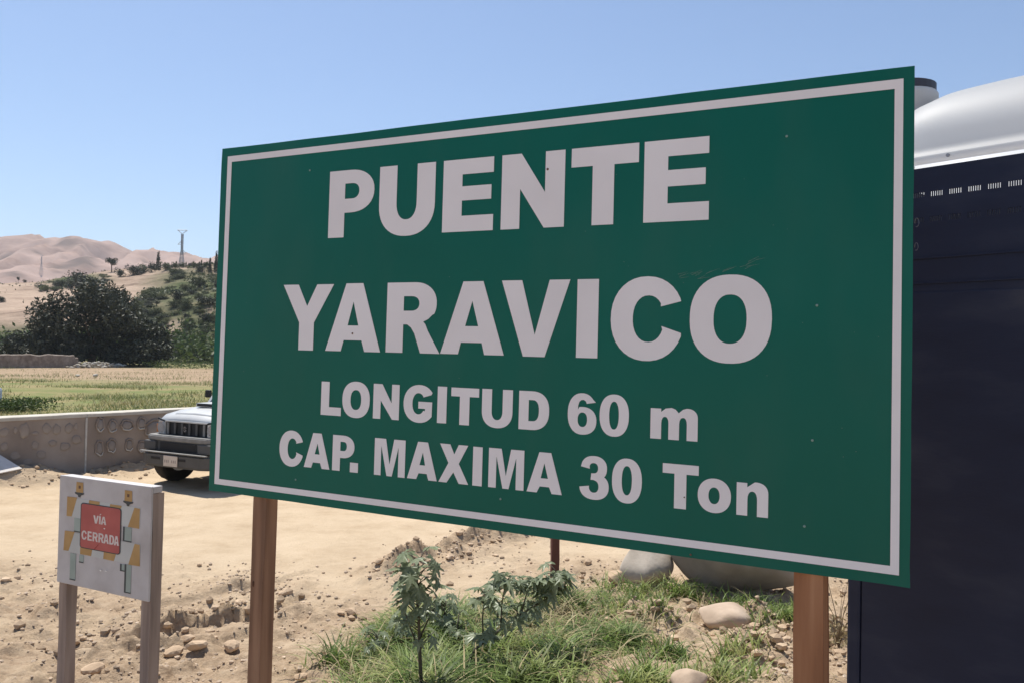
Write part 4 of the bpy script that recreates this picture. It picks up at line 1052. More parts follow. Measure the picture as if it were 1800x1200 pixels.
def sR(x0, x1, y0, y1):
    h = y1 - y0; w = x1 - x0
    return [[(x0, y0), (x0 + .0085, y0), (x0 + .0085, y0 + .38 * h), (x0 + .013, y0 + .38 * h), (x1 - .009, y0), (x1, y0), (x1 - .007, y0 + .40 * h)] + sup(x1 - .5 * w, y0 + .69 * h, .47 * w, .31 * h, -50, 90, 9) + [(x0, y1)],
            [(x0 + .0085, y0 + .55 * h), (x0 + .013, y0 + .55 * h)] + sup(x0 + .014, y0 + .69 * h, .0075, .14 * h, -80, 80, 6) + [(x0 + .0085, y0 + .83 * h)]]
def sE(x0, x1, y0, y1): h = y1 - y0; return g_E(x0, x1, y0, y1, .0085, y1 - .17 * h, y0 + .42 * h, y0 + .58 * h, y0 + .17 * h, x1 - .002)
def sC(x0, x1, y0, y1): w = x1 - x0; h = y1 - y0; return g_C(x0, x1, y0, y1, x0 + .0085, y0 + .17 * h, y1 - .17 * h, (x1 - .001, y0 + .68 * h), (x1 - .009, y0 + .64 * h), (x1 - .001, y0 + .34 * h), (x1 - .009, y0 + .37 * h))
def sD(x0, x1, y0, y1): h = y1 - y0; return g_D(x0, x1, y0, y1, .0085, y0 + .17 * h, y1 - .17 * h, x1 - .0085)
ya, yb_ = .364, .407
for lp in (sV(.214, .245, ya, yb_), g_I(.2475, .2565, ya, yb_), sA(.258, .289, ya, yb_)): flatpiece('letter', lp, M_rw, 5, rp)
flatpiece('accent', [[(.249, .412), (.254, .412), (.260, .420), (.254, .420)]], M_rw, 5, rp)
ya, yb_ = .265, .315
for fn, a, b in ((sC, .147, .178), (sE, .183, .208), (sR, .213, .243), (sR, .247, .277), (sA, .276, .307), (sD, .310, .337), (sA, .336, .364)): flatpiece('letter', fn(a, b, ya, yb_), M_rw, 5, rp)
flatpiece('scratch', [[(.222, .222), (.226, .222), (.249, .252), (.247, .253)]], flat('deep_red', (.30, .03, .03), .6), 5, rp)
for (a, b, r) in ((.280, .344, .0045), (.265, .115, .006), (.293, .118, .004), (.300, .117, .003)): flatpiece('paint_chip', [[(a + r * math.cos(t), b + r * .8 * math.sin(t)) for t in (0, 1.1, 2.4, 3.3, 4.6, 5.5)]], M_chip, 6)

# ------------------------------------------------------------------ portable toilet on the right
M_navy = nmat('navy_plastic', [(.3, (.009, .013, .036)), (.52, (.012, .018, .045)), (.68, (.024, .030, .057)), (.85, (.065, .068, .085))], scale=2.4, rough=.6, spec=.35, stretch=(1, 1, 3), detail=9, bump=.12, bscale=40, dist=.004)
M_dome = nmat('white_roof_plastic', [(.3, (.74, .75, .76)), (.7, (.82, .82, .82))], scale=2, rough=.5, spec=.4)
_n = M_dome.node_tree.nodes; _l = M_dome.node_tree.links; _b = _n['Principled BSDF']; _o = _n['Material Output']
_tr = _n.new('ShaderNodeBsdfTranslucent'); _tr.inputs[0].default_value = (.8, .82, .85, 1); _mx = _n.new('ShaderNodeMixShader'); _mx.inputs[0].default_value = .58
_l.new(_b.outputs[0], _mx.inputs[1]); _l.new(_tr.outputs[0], _mx.inputs[2]); _l.new(_mx.outputs[0], _o.inputs[0])
M_grey = flat('dark_grey_plastic', (.055, .058, .075), .5)
M_inn = flat('pale_inner_lining', (.55, .56, .58), .6)
M_bolt = flat('bolt_steel', (.35, .35, .36), .4, metal=.7)
TC = at(1489, 1030, 3.09); tyaw = -R_(47.7)
gz = .47
troot = empty('portable_toilet', (TC.x, TC.y, gz), tyaw)
tag(troot, 'navy blue portable toilet with white domed roof standing behind the right end of the sign', 'portable toilet')
LIPZ = EYE.z + ray(1610, 286).z / ray(1610, 286).dot(Fw) * 2.9 * 1.0 - gz   # underside of the roof lip
TW, TD = 1.12, 1.12
def grid_panel(name, x0, x1, z0, z1, slots, y, th, mat, parent):
    xc = sorted(set([x0, x1] + [q for s in slots for q in s[:2]])); zc = sorted(set([z0, z1] + [q for s in slots for q in s[2:]]))
    key = set()
    for s in slots: key.add((round(s[0], 5), round(s[2], 5)))
    bm = bmesh.new(); vv = {}
    def V(i, j):
        if (i, j) not in vv: vv[(i, j)] = bm.verts.new((xc[i], y, zc[j]))
        return vv[(i, j)]
    for i in range(len(xc) - 1):
        for j in range(len(zc) - 1):
            if (round(xc[i], 5), round(zc[j], 5)) in key: continue
            bm.faces.new((V(i, j), V(i + 1, j), V(i + 1, j + 1), V(i, j + 1)))
    o = link(name, bm_mesh(name, bm), mat, parent); so = o.modifiers.new('thickness', 'SOLIDIFY'); so.thickness = th; so.offset = 0; return o
slots = []
dk = .0625; s0 = .285
for row, dz in enumerate((.120, .212)):
    for gidx in range(-3, 14):
        for q in range(6):
            xa = s0 + gidx * dk + q * .0073
            if .07 < xa < TW - .09: slots.append((xa, xa + .0042, LIPZ - dz, LIPZ - dz + .019))
UP0 = LIPZ - .47
grid_panel('vent_panel', .055, TW - .055, UP0 - .012, LIPZ - .012, slots, .012, .008, M_navy, troot)
bm = bmesh.new(); add_box(bm, .055, TW - .055, .004, .022, .13, UP0, bev=.003)
link('side_panel', bm_mesh('side_panel', bm), M_navy, troot)
for k in (0, 2, 5):                             # low horizontal ribs across the vent panel
    zz = UP0 + .03 + k * .046
    if all(abs(zz - (LIPZ - d + .009)) > .016 for d in (.12, .212)): box('rib', .057, TW - .057, .003, .0075, zz, zz + .006, M_navy, troot, .0015)
for (x0, x1, y0, y1) in ((0, .052, 0, .055), (TW - .052, TW, 0, .055), (0, .052, TD - .055, TD), (TW - .052, TW, TD - .055, TD)):
    box('corner_post', x0, x1, y0, y1, .10, LIPZ - .006, M_navy, troot, .012)
box('rear_panel', .055, TW - .055, TD - .03, TD - .012, .13, LIPZ + .03, M_navy, troot)
box('side_panel', .004, .02, .057, TD - .057, .13, LIPZ + .02, M_navy, troot)
dr = box('door', TW - .028, TW - .006, .075, TD - .075, .16, LIPZ - .05, M_navy, troot, .006)
box('handle', TW - .004, TW + .022, .13, .16, 1.0, 1.16, M_grey, dr, .005)
for z in (.4, 1.6): box('hinge', TW - .005, TW + .008, TD - .11, TD - .078, z, z + .1, M_grey, dr, .003)
box('floor_pan', .02, TW - .02, .02, TD - .02, .08, .125, M_grey, troot, .004)
for x in (.08, TW - .20): box('skid', x, x + .12, -.06, TD + .06, -.08, .08, M_grey, troot, .01)
# roof: rounded lip and a domed cap
def sq(u, e, a, b): c, s = math.cos(u), math.sin(u); return (a * math.copysign(abs(c) ** (2 / e), c), b * math.copysign(abs(s) ** (2 / e), s))
V = []; F = []; n = 64
DH = .335
rings = [(-.012, -.045, 9), (.006, -.043, 9), (.010, -.03, 9), (.012, .0, 9), (.006, .010, 9), (-.006, .014, 9)]
cxr, cyr = TW / 2, TD / 2
prof_d = [(1 - 0.025, .05), (.965, .11), (.93, .17), (.88, .225), (.80, .285), (.69, .335), (.54, .37), (.36, .39), (.16, .399)]
for (off, z, e) in rings:
    for i in range(n): a, b = sq(2 * math.pi * i / n, e, cxr + off, cyr + off); V.append((cxr + a, cyr + b, LIPZ + .026 + z * .55))
for k, (f, z) in enumerate(prof_d):
    e = lerp(8, 2.6, (k + 1) / len(prof_d))
    for i in range(n): a, b = sq(2 * math.pi * i / n, e, (cxr) * f, (cyr) * f); V.append((cxr + a, cyr + b, LIPZ + .022 + z * DH / .4))
nr = len(rings) + len(prof_d)
for k in range(nr - 1):
    for i in range(n): F.append((k * n + i, k * n + (i + 1) % n, (k + 1) * n + (i + 1) % n, (k + 1) * n + i))
V.append((cxr, cyr, LIPZ + .022 + DH)); F += [((nr - 1) * n + i, (nr - 1) * n + (i + 1) % n, len(V) - 1) for i in range(n)]
roof = link('roof', mesh_pd('roof', V, F), M_dome, troot, smooth=True)
for x in (.35, .80):
    bm = bmesh.new(); bmesh.ops.create_cone(bm, cap_ends=True, segments=10, radius1=.007, radius2=.006, depth=.006); bmesh.ops.transform(bm, matrix=Matrix.Translation((x, -.0135, LIPZ + .016)) @ Matrix.Rotation(R_(90), 4, 'X'), verts=bm.verts)
    link('bolt', bm_mesh('bolt', bm), M_bolt, roof)
def lathe(prof, seg=28):
    V = []; F = []
    for r, z in prof:
        for k in range(seg): t = 2 * math.pi * k / seg; V.append((r * math.cos(t), r * math.sin(t), z))
    for i in range(len(prof) - 1):
        for k in range(seg): F.append((i * seg + k, i * seg + (k + 1) % seg, (i + 1) * seg + (k + 1) % seg, (i + 1) * seg + k))
    F.append(tuple(range(seg - 1, -1, -1))); F.append(tuple((len(prof) - 1) * seg + k for k in range(seg))); return V, F
vt = Matrix.Rotation(-tyaw, 4, 'Z') @ Matrix.Translation((-TC.x, -TC.y, -gz)) @ at(1588, 180, 3.3)
vz1 = (Matrix.Translation((0, 0, -gz)) @ at(1588, 153, 3.3)).z
k_ = 3.3 / FPX
vp = link('vent_stack', mesh_pd('vent_stack', *lathe([(.045, vz1 - .50), (.045, vz1 - 92 * k_), (.052, vz1 - 76 * k_), (.118, vz1 - 36 * k_), (.130, vz1 - 26 * k_), (.130, vz1 - 20 * k_), (.124, vz1 - 16 * k_)])), M_dome, troot, smooth=True); vp.location = (vt.x, vt.y, 0)
vc = link('vent_cap', mesh_pd('vent_cap', *lathe([(.118, vz1 - 16 * k_), (.122, vz1 - 14 * k_), (.122, vz1 - 2 * k_), (.112, vz1)])), M_grey, vp)

# ------------------------------------------------------------------ the parked off-road car
M_paint = nmat('silver_paint', [(.3, (.44, .44, .435)), (.7, (.54, .54, .53))], scale=2.5, rough=.42, metal=.1, spec=.4, coat=.15, detail=3)
M_plas = flat('bumper_plastic', (.085, .083, .080), .6, bump=.2, bscale=60, dist=.003)
M_plasl = nmat('pale_plastic_lit_edge', [(.3, (.17, .165, .155)), (.7, (.27, .26, .245))], scale=5, rough=.7)  # paler plastic; also stands for the lit edge of the lower bar
M_black = flat('black_trim', (.018, .018, .019), .55)
M_tyre = nmat('tyre_rubber', [(.3, (.016, .015, .014)), (.7, (.035, .031, .027))], scale=8, rough=.9, bump=.4, bscale=40, dist=.006)
M_lens = flat('lamp_glass', (.52, .53, .52), .12, spec=.7, coat=.8)
M_refl = flat('lamp_reflector', (.62, .63, .64), .2, metal=.7)
M_amber = flat('amber_lens', (.45, .16, .03), .3)
M_chrome = flat('chrome', (.60, .60, .61), .15, metal=.9)
M_glass, _n, _l, _b = new_mat('car_glass'); _b.inputs['Base Color'].default_value = (.055, .065, .075, 1); _b.inputs['Roughness'].default_value = .05; _b.inputs['Specular IOR Level'].default_value = .6
M_plate = nmat('number_plate', [(.3, (.50, .43, .37)), (.7, (.60, .53, .46))], scale=8, rough=.6)
M_pl2 = flat('plate_text', (.30, .25, .22), .6)
cyaw = -R_(27)
cpos = at(312, 800, 11.35); cg = (cpos.x, cpos.y, 0)
croot = empty('off_road_car', (cpos.x, cpos.y, gh(cpos.x, cpos.y) + .01), cyaw)
tag(croot, 'dusty silver boxy off-road car parked by the stone wall, half hidden by the big sign', 'car')
croot.scale = (.92, 1, 1)
def loft(name, secs, mat, parent, smooth=True, sub=0, cap=True):
    n = len(secs[0]); V = [p for s in secs for p in s]; F = []
    for i in range(len(secs) - 1):
        for k in range(n - 1): F.append((i * n + k, i * n + k + 1, (i + 1) * n + k + 1, (i + 1) * n + k))
    if cap: F.append(tuple(range(n - 1, -1, -1))); F.append(tuple((len(secs) - 1) * n + k for k in range(n)))
    bm = bmesh.new(); bm.from_mesh(mesh_pd('t', V, F)); o = link(name, bm_mesh(name, bm), mat, parent, smooth)
    if sub: m = o.modifiers.new('sub', 'SUBSURF'); m.levels = sub; m.render_levels = sub
    return o
def bsec(y, w, zb, zs, zt, crown=.03):
    """half-open body section at y: sides up to the shoulder zs, rounded over to zt"""
    pts = [(-w * .96, y, zb), (-w, y, lerp(zb, zs, .5)), (-w, y, zs - .03), (-w * .985, y, zs), (-w * .90, y, zt - .012), (-w * .72, y, zt), (-w * .4, y, zt + crown * .7), (0, y, zt + crown)]
    return pts + [(-x, yy, z) for x, yy, z in pts[-2::-1]]
SC = 1.04
secs = [bsec(.16, .60, .55, .90, .955, .01), bsec(.19, .67, .5, .935, .985, .015), bsec(.28, .715, .5, .975, 1.025, .02), bsec(.55, .735, .5, 1.02, 1.075, .03), bsec(.95, .74, .5, 1.05, 1.115, .03), bsec(1.20, .74, .5, 1.075, 1.14, .02), bsec(2.3, .74, .45, 1.06, 1.12, .01), bsec(3.3, .735, .5, 1.05, 1.11, .01), bsec(3.45, .70, .55, 1.0, 1.07, .01)]
body = loft('body', secs, M_paint, croot, True)
bm_ = body.modifiers.new('bev', 'BEVEL'); bm_.width = .012; bm_.segments = 2; bm_.limit_method = 'ANGLE'; bm_.angle_limit = R_(35)
# raised centre of the bonnet with its scoop
hs = []
for (y, w_, z) in ((.26, .40, 1.035), (.30, .42, 1.052), (.6, .42, 1.108), (.85, .40, 1.140), (1.04, .38, 1.155), (1.06, .37, 1.145)):
    hs.append([(-w_ - .05, y, z - .045), (-w_, y, z - .004), (-w_ * .85, y, z), (0, y, z + .012), (w_ * .85, y, z), (w_, y, z - .004), (w_ + .05, y, z - .045)])
loft('bonnet_bulge', hs, M_paint, croot)
scp = loft('bonnet_scoop', [[(-.24, .62, 1.11), (-.225, .62, 1.165), (.225, .62, 1.165), (.24, .62, 1.11)], [(-.24, .90, 1.14), (-.20, .90, 1.172), (.20, .90, 1.172), (.24, .90, 1.14)]], M_paint, croot, False)
box('scoop_mouth', -.20, .20, .606, .618, 1.122, 1.158, M_black, scp); scp.location = (-.10, -.04, .012)
# greenhouse
cab = loft('cabin', [[(-.69, 1.04, 1.10), (.69, 1.04, 1.10), (.69, 3.42, 1.10), (-.69, 3.42, 1.10), (-.69, 1.04, 1.10)], [(-.655, 1.18, 1.30), (.655, 1.18, 1.30), (.66, 3.40, 1.30), (-.66, 3.40, 1.30), (-.655, 1.18, 1.30)], [(-.585, 1.48, 1.70), (.585, 1.48, 1.70), (.59, 3.34, 1.70), (-.59, 3.34, 1.70), (-.585, 1.48, 1.70)]], M_paint, croot, False)
def quad(name, pts, mat, par, th=.006):
    pts = [Vector(p) for p in pts]; nn = (pts[1] - pts[0]).cross(pts[-1] - pts[0]).normalized() * th
    n = len(pts); bm = bmesh.new(); bm.from_mesh(mesh_pd('t', [p + nn * .5 for p in pts] + [p - nn * .5 for p in pts], [tuple(range(n)), tuple(range(2 * n - 1, n - 1, -1))] + [(i, (i + 1) % n, n + (i + 1) % n, n + i) for i in range(n)]))
    return link(name, bm_mesh(name, bm), mat, par)
quad('windscreen', [(-.61, 1.065, 1.14), (.61, 1.065, 1.14), (.535, 1.435, 1.655), (-.535, 1.435, 1.655)], M_glass, croot, .02)
for s in (-1, 1):
    quad('side_window', [(s * .688, 1.40, 1.17), (s * .688, 2.2, 1.17), (s * .606, 2.2, 1.62), (s * .606, 1.68, 1.62)], M_glass, croot, .02)
    quad('side_window', [(s * .688, 2.3, 1.17), (s * .688, 3.25, 1.17), (s * .606, 3.2, 1.62), (s * .606, 2.3, 1.62)], M_glass, croot, .02)
quad('rear_window', [(-.55, 3.425, 1.2), (.55, 3.425, 1.2), (.5, 3.365, 1.6), (-.5, 3.365, 1.6)], M_glass, croot, .02)
for s in (-.3, .25):
    v, f = tube([(s, 1.045, 1.155), (s + .12, 1.085, 1.19), (s + .42, 1.10, 1.205)], .008, 5); link('wiper', mesh_pd('wiper', v, f), M_black, croot)
# front: grille with upright bars, emblem, lamps
gr = box('grille', -.46, .46, .145, .165, .735, .925, M_black, croot, .01)
for k in range(6): box('grille_bar', -.40 + k * .16 - .022, -.40 + k * .16 + .022, .125, .144, .745, .915, M_plas if k % 5 else M_plasl, gr, .006)
box('grille_surround', -.47, .47, .128, .150, .922, .945, M_paint, gr, .006)
em = [(.035, .045), (-.035, .015), (-.035, .005), (.012, -.015), (-.012, -.028), (-.035, -.012), (-.035, -.022), (0, -.047), (.035, -.017), (.035, -.007), (-.012, .013), (.012, .028), (.035, .012), (.035, .020), (0, .047)]
em = [(0, .046), (.036, .018), (.022, .010), (.0, .026), (-.014, .016), (.036, -.016), (.036, -.020), (0, -.046), (-.036, -.018), (-.022, -.010), (0, -.026), (.014, -.016), (-.036, .016), (-.036, .020)]
link('emblem', outline_mesh('emblem', [em], lambda u, v, n: Vector((u, .121 - n, .832 + v)), .006), M_chrome, gr)
for s in (-1, 1):
    hl = loft('headlight', [[(s * .47, .150, .735), (s * .47, .150, .925), (s * .66, .185, .955), (s * .705, .215, .90), (s * .69, .20, .735)], [(s * .48, .125, .745), (s * .48, .128, .915), (s * .64, .150, .940), (s * .69, .185, .89), (s * .675, .165, .745)]], M_lens, croot, False)
    bm = bmesh.new(); bmesh.ops.create_cone(bm, cap_ends=True, segments=20, radius1=.065, radius2=.075, depth=.01); bmesh.ops.transform(bm, matrix=Matrix.Translation((s * .555, .124, .835)) @ Matrix.Rotation(R_(90), 4, 'X'), verts=bm.verts)
    link('reflector', bm_mesh('reflector', bm), M_refl, hl)
    box('turn_signal', min(s * .635, s * .672), max(s * .635, s * .672), .140, .150, .76, .88, M_amber, hl, .004)
    lid = loft('lamp_brow', [[(s * .47, .12, .925), (s * .47, .12, .94), (s * .66, .148, .972), (s * .66, .148, .955)], [(s * .47, .18, .925), (s * .47, .18, .94), (s * .70, .22, .962), (s * .70, .22, .945)]], M_black, hl, False)
# bumper: paler upper ledge, dark middle recess, lower bar with the plate
def bp(z0, z1, y0, w, mat, name, par, bev=.02, y1=.20):
    bm = bmesh.new(); V = []; 
    for yy, ww in ((y0 + .16, w), (y0 + .06, w - .02), (y0 + .0, w - .16), (y0, 0)): V.append((-ww, yy))
    loop = V + [(-x, y) for x, y in V[-2::-1]] + [(w - .02, y1 + .1), (-w + .02, y1 + .1)]
    b = bmesh.new(); lo = [b.verts.new((x, y, z0)) for x, y in loop]; hi = [b.verts.new((x, y, z1)) for x, y in loop]; n = len(loop)
    for i in range(n): b.faces.new((lo[i], lo[(i + 1) % n], hi[(i + 1) % n], hi[i]))
    b.faces.new(lo[::-1]); b.faces.new(hi)
    bmesh.ops.recalc_face_normals(b, faces=b.faces); bmesh.ops.bevel(b, geom=[e for e in b.edges if abs(e.verts[0].co.z - e.verts[1].co.z) < 1e-4], offset=bev, segments=3, affect='EDGES')
    return link(name, bm_mesh(name, b), mat, par)
bump = bp(.30, .505, -.10, .74, M_plas, 'bumper', croot, .03)
bp(.660, .735, -.01, .765, M_plasl, 'bumper_ledge', bump, .015)
bp(.50, .665, .01, .75, M_plas, 'bumper_recess', bump, .012)
box('air_intake', -.40, .40, .0, .012, .525, .645, M_black, bump, .006)
for s in (-1, 1): bp_ = box('bumper_horn', s * .60 - .13, s * .60 + .13, -.03, .1, .52, .655, M_plas, bump, .02)
box('painted_lit_edge', -.72, .72, -.112, -.06, .500, .516, M_plasl, bump, .006)  # lit top edge of the lower bar, put in as a paler strip
for x in (-.36, .20): box('bumper_slot', x - .10, x + .10, -.106, -.098, .405, .44, M_black, bump, .004)
pl_ = box('number_plate', -.16, .145, -.118, -.110, .325, .475, M_plate, bump, .004)
for i, ch in enumerate((0, 1, 2, 4, 5, 6)): box('plate_character', -.135 + ch * .038, -.115 + ch * .038, -.1190, -.1182, .375, .415, M_pl2, pl_, .0)
# wheels
def wheel(x, y, s):
    t = loft_ring = None
    prof_w = [(.20, .10), (.30, .115), (.335, .10), (.352, .06), (.355, 0), (.352, -.06), (.335, -.10), (.30, -.115), (.20, -.10)]
    V = []; F = []; seg = 40
    for r, a in prof_w:
        for k in range(seg):
            th = 2 * math.pi * k / seg; rr = r - (.010 if r > .345 and k % 2 else 0); V.append((a, rr * math.cos(th), rr * math.sin(th)))
    for i in range(len(prof_w) - 1):
        for k in range(seg): F.append((i * seg + k, i * seg + (k + 1) % seg, (i + 1) * seg + (k + 1) % seg, (i + 1) * seg + k))
    w_ = empty('wheel', (x, y, .345)); w_.parent = croot
    link('tyre', mesh_pd('tyre', V, F), M_tyre, w_)
    bm = bmesh.new(); bmesh.ops.create_cone(bm, cap_ends=True, segments=24, radius1=.205, radius2=.19, depth=.18); bmesh.ops.transform(bm, matrix=Matrix.Rotation(R_(90), 4, 'Y'), verts=bm.verts)
    link('rim', bm_mesh('rim', bm), M_refl, w_)
for x, y in ((-.67, .50), (.67, .50), (-.67, 2.75), (.67, 2.75)): wheel(x, y, 1)
for s in (-1, 1):
    for y in (.50, 2.75):
        V, F = [], []
        for k in range(13):
            th = R_(180 * k / 12); 
            for rr, xx in ((.40, .70), (.40, .80), (.46, .80), (.46, .70)): V.append((s * xx, y + rr * math.cos(th), .36 + rr * math.sin(th)))
        for k in range(12):
            for j in range(4): F.append((k * 4 + j, k * 4 + (j + 1) % 4, (k + 1) * 4 + (j + 1) % 4, (k + 1) * 4 + j))
        bm = bmesh.new(); bm.from_mesh(mesh_pd('t', V, F)); link('wheel_arch', bm_mesh('wheel_arch', bm), M_plas, croot)
    box('sill', min(s * .60, s * .76), max(s * .60, s * .76), .98, 2.36, .34, .46, M_plas, croot, .02)
    mr = box('mirror', min(s * .74, s * .85), max(s * .74, s * .85), 1.16, 1.22, 1.22, 1.34, M_black, croot, .02)
box('underbody', -.52, .52, .2, 3.4, .34, .52, M_black, croot, .02)
box('front_axle', -.58, .58, .50, .60, .30, .40, M_black, croot, .02)

# ------------------------------------------------------------------ boulders, stones, loose rubble
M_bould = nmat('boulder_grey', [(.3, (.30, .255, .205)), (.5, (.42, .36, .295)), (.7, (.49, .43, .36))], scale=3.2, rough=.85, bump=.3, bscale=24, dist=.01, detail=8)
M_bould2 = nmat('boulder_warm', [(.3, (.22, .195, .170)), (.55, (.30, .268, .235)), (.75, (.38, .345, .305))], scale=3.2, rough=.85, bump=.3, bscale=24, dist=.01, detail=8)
M_clod = nmat('earth_clod', [(.25, (.25, .175, .115)), (.5, (.39, .285, .190)), (.75, (.50, .38, .265))], scale=4, rough=.95, island=.25, bump=.5, bscale=60, dist=.006)
M_rubb = nmat('rubble_stone', [(.25, (.28, .205, .145)), (.5, (.42, .325, .235)), (.75, (.54, .43, .33))], scale=5, rough=.92, island=.3, bump=.3, bscale=60, dist=.004)
M_sand = nmat('sandy_stone', [(.3, (.34, .255, .185)), (.5, (.43, .33, .245)), (.7, (.49, .385, .29))], scale=5, rough=.9, bump=.45, bscale=30, dist=.008, detail=9)
def rock(name, px, py, depth_off, sx, sy, sz, rot, seed, mat, label, cat='boulder', sink=.25, sub=3, rough=.14, group=None, tilt=0, wedge=0.0):
    p = on_ground(px, py); bm = rock_verts(seed, sx, sy, sz, rough, sub)
    if wedge:
        for v in bm.verts:
            q = max(0, v.co.z / sz + .35); f = 1 - wedge * .55 * q
            v.co = Vector((v.co.x * f + wedge * .38 * sx * q, v.co.y * f + wedge * .25 * sy * q, v.co.z))
    o = link(name, bm_mesh(name, bm), mat, smooth=sub >= 3); y = p.y + depth_off; x = p.x * y / p.y
    o.location = (x, y, gh(x, y) + sz * (1 - sink) * .9); o.rotation_euler = (0, tilt, rot); tag(o, label, cat, group)
    if sub >= 3: m = o.modifiers.new('sub', 'SUBSURF'); m.levels = 1; m.render_levels = 1
    return o
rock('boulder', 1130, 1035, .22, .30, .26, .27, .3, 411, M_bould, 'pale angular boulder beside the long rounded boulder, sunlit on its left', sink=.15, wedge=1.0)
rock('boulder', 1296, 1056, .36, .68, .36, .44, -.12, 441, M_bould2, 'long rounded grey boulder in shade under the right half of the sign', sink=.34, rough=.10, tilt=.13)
rock('stone', 1272, 1100, .10, .22, .20, .12, .2, 458, M_sand, 'flat pale stone lying in the dirt left of the right sign post', 'stone', .62)
rock('stone', 1215, 1228, .08, .11, .10, .07, .5, 452, M_sand, 'pale stone at the bottom edge among sparse grass left of the right post', 'stone', .45)
rock('stone', 1082, 1026, .06, .10, .09, .06, .5, 453, M_clod, 'small brown stone touching the left foot of the pale angular boulder', 'stone', .2)
for i, (qx, qy, s, lab) in enumerate(((330, 1127, .055, 'grey stone lying in the gully right of the small white sign'), (345, 1148, .075, 'flat pale slab of earth and stone below the gully stone'), (405, 1146, .075, 'flat pale stone left of the left sign post foot'), (619, 1074, .055, 'rounded stone on the rubble between left sign post and leafy plant'),
        (600, 1079, .04, 'small pale stone touching the rounded stone on the rubble'), (305, 1150, .07, 'pale stone just right of the small sign posts in the gully'), (160, 1183, .075, 'white stone on the ground between the posts of the small sign'), (350, 994, .03, 'dark lone clod on the smooth dirt road left of the left post'), (425, 1076, .045, 'grey stone just left of the left sign post'),
        (498, 1058, .05, 'dark clod just right of the left sign post'), (530, 1192, .05, 'broken pale chip at the bottom edge right of the left post'), (665, 995, .05, 'brown clod at the left end of the earth ridge'))):
    rock('stone', qx, qy, 0, s * 1.0, s * .8, s * .5, i * .7, 470 + i, M_clod, lab, 'stone', .3, 2)
# rubble: thousands of clods and pebbles over the broken ground
def scatter(n, xr, yr, dens, smin, smax, seed, pw=3.0, wv=None):
    rng = np.random.default_rng(seed); x = rng.uniform(*xr, n); y = rng.uniform(*yr, n)
    keep = rng.random(n) < dens(x, y); x = x[keep]; y = y[keep]
    s = smin + (smax - smin) * rng.random(len(x)) ** pw
    return np.stack([x, y, ground_h(x, y) + s * .18], -1), s
def dens1(x, y): return np.clip(broken(x, y) * (.25 + 1.3 * np.clip(fbm(x, y, 1.4, 3) + .15, 0, 1)), 0, 1) * (1 - .8 * poly_soft(x, y, TUR, .2))
P, Sz = scatter(48000, (-5.0, 3.2), (3.6, 9.8), dens1, .003, .021, 21, 3.4)
o = link('pebbles', mesh_np('pebbles', *stones_np(P, Sz, 5)), M_rubb); tag(o, 'loose pebbles and crumbs of earth over the broken ground', 'pebbles', kind='stuff')
def dens2(x, y): return np.clip(1.25 * np.exp(-(polyline_d(x, y, RIDGE) / .22) ** 2) + .9 * np.exp(-(polyline_d(x, y, DITCH) / .2) ** 2) + .12 * broken(x, y) + .75 * np.exp(-(seg_d(x, y, WALL_A, WALL_C)[0] / .5) ** 2), 0, 1) * (1 - .8 * poly_soft(x, y, TUR, .1))
P, Sz = scatter(26000, (-9, 3.2), (4.2, 14.5), dens2, .008, .052, 22, 3.2)
o = link('clods', mesh_np('clods', *stones_np(P, Sz, 6)), M_clod); tag(o, 'brown earth clods along the earth ridge, the gully and the wall foot', 'earth clods', kind='stuff')
q = [P2(px_, py_, .05) for px_, py_ in ((1330, 1085), (1395, 1120), (1345, 1180), (1470, 1110), (1130, 1095), (1300, 1130))]
def dens3(x, y): return np.clip(sum(np.exp(-((x - a) ** 2 + (y - b) ** 2) / .03) for a, b in q), 0, 1)
P, Sz = scatter(2600, (.2, 2.4), (4.2, 6.6), dens3, .010, .05, 23, 2.0)
P[:, 2] += .02
o = link('clods', mesh_np('clods', *stones_np(P, Sz, 7)), M_clod); tag(o, 'heaps of dark crumbly earth around the foot of the right sign post', 'earth clods', kind='stuff')
def dens4(x, y): return np.clip(.3 + fbm(x, y, .7, 3), 0, 1) * .35
P, Sz = scatter(700, (-9, 5), (7, 15), dens4, .005, .022, 24, 4)
o = link('pebbles', mesh_np('pebbles', *stones_np(P, Sz, 8)), M_rubb); tag(o, 'few small stones strewn over the smooth dirt road', 'pebbles', kind='stuff')

# ------------------------------------------------------------------ red post behind the bushes
M_redw = nmat('red_wood', [(.3, (.14, .055, .042)), (.7, (.22, .09, .065))], scale=7, rough=.8, bump=.3, stretch=(3, 3, .25), dist=.003)
rp0 = on_ground(976, 1052); rt = at(977, 925, rp0.dot(Fw) - EYE.dot(Fw) if False else (rp0 - EYE).dot(Fw))
ro = empty('red_post', (rp0.x, rp0.y, gh(rp0.x, rp0.y))); tag(ro, 'thin reddish wooden post standing behind the leafy plants, top hidden by the sign', 'post')
timber('post_shaft', Vector((rt.x, rt.y, rt.z + .25)), Vector((rp0.x, rp0.y, rp0.z - .2)), .062, .05, .2, M_redw, ro, Matrix.Translation(-ro.location), 3)
box('post_cap', -.034, .034, -.008, .060, rt.z + .25 - ro.location.z + .001, rt.z + .25 - ro.location.z + .012, M_redw, ro, .002, Matrix.Translation((rt.x - rp0.x, 0, 0)))

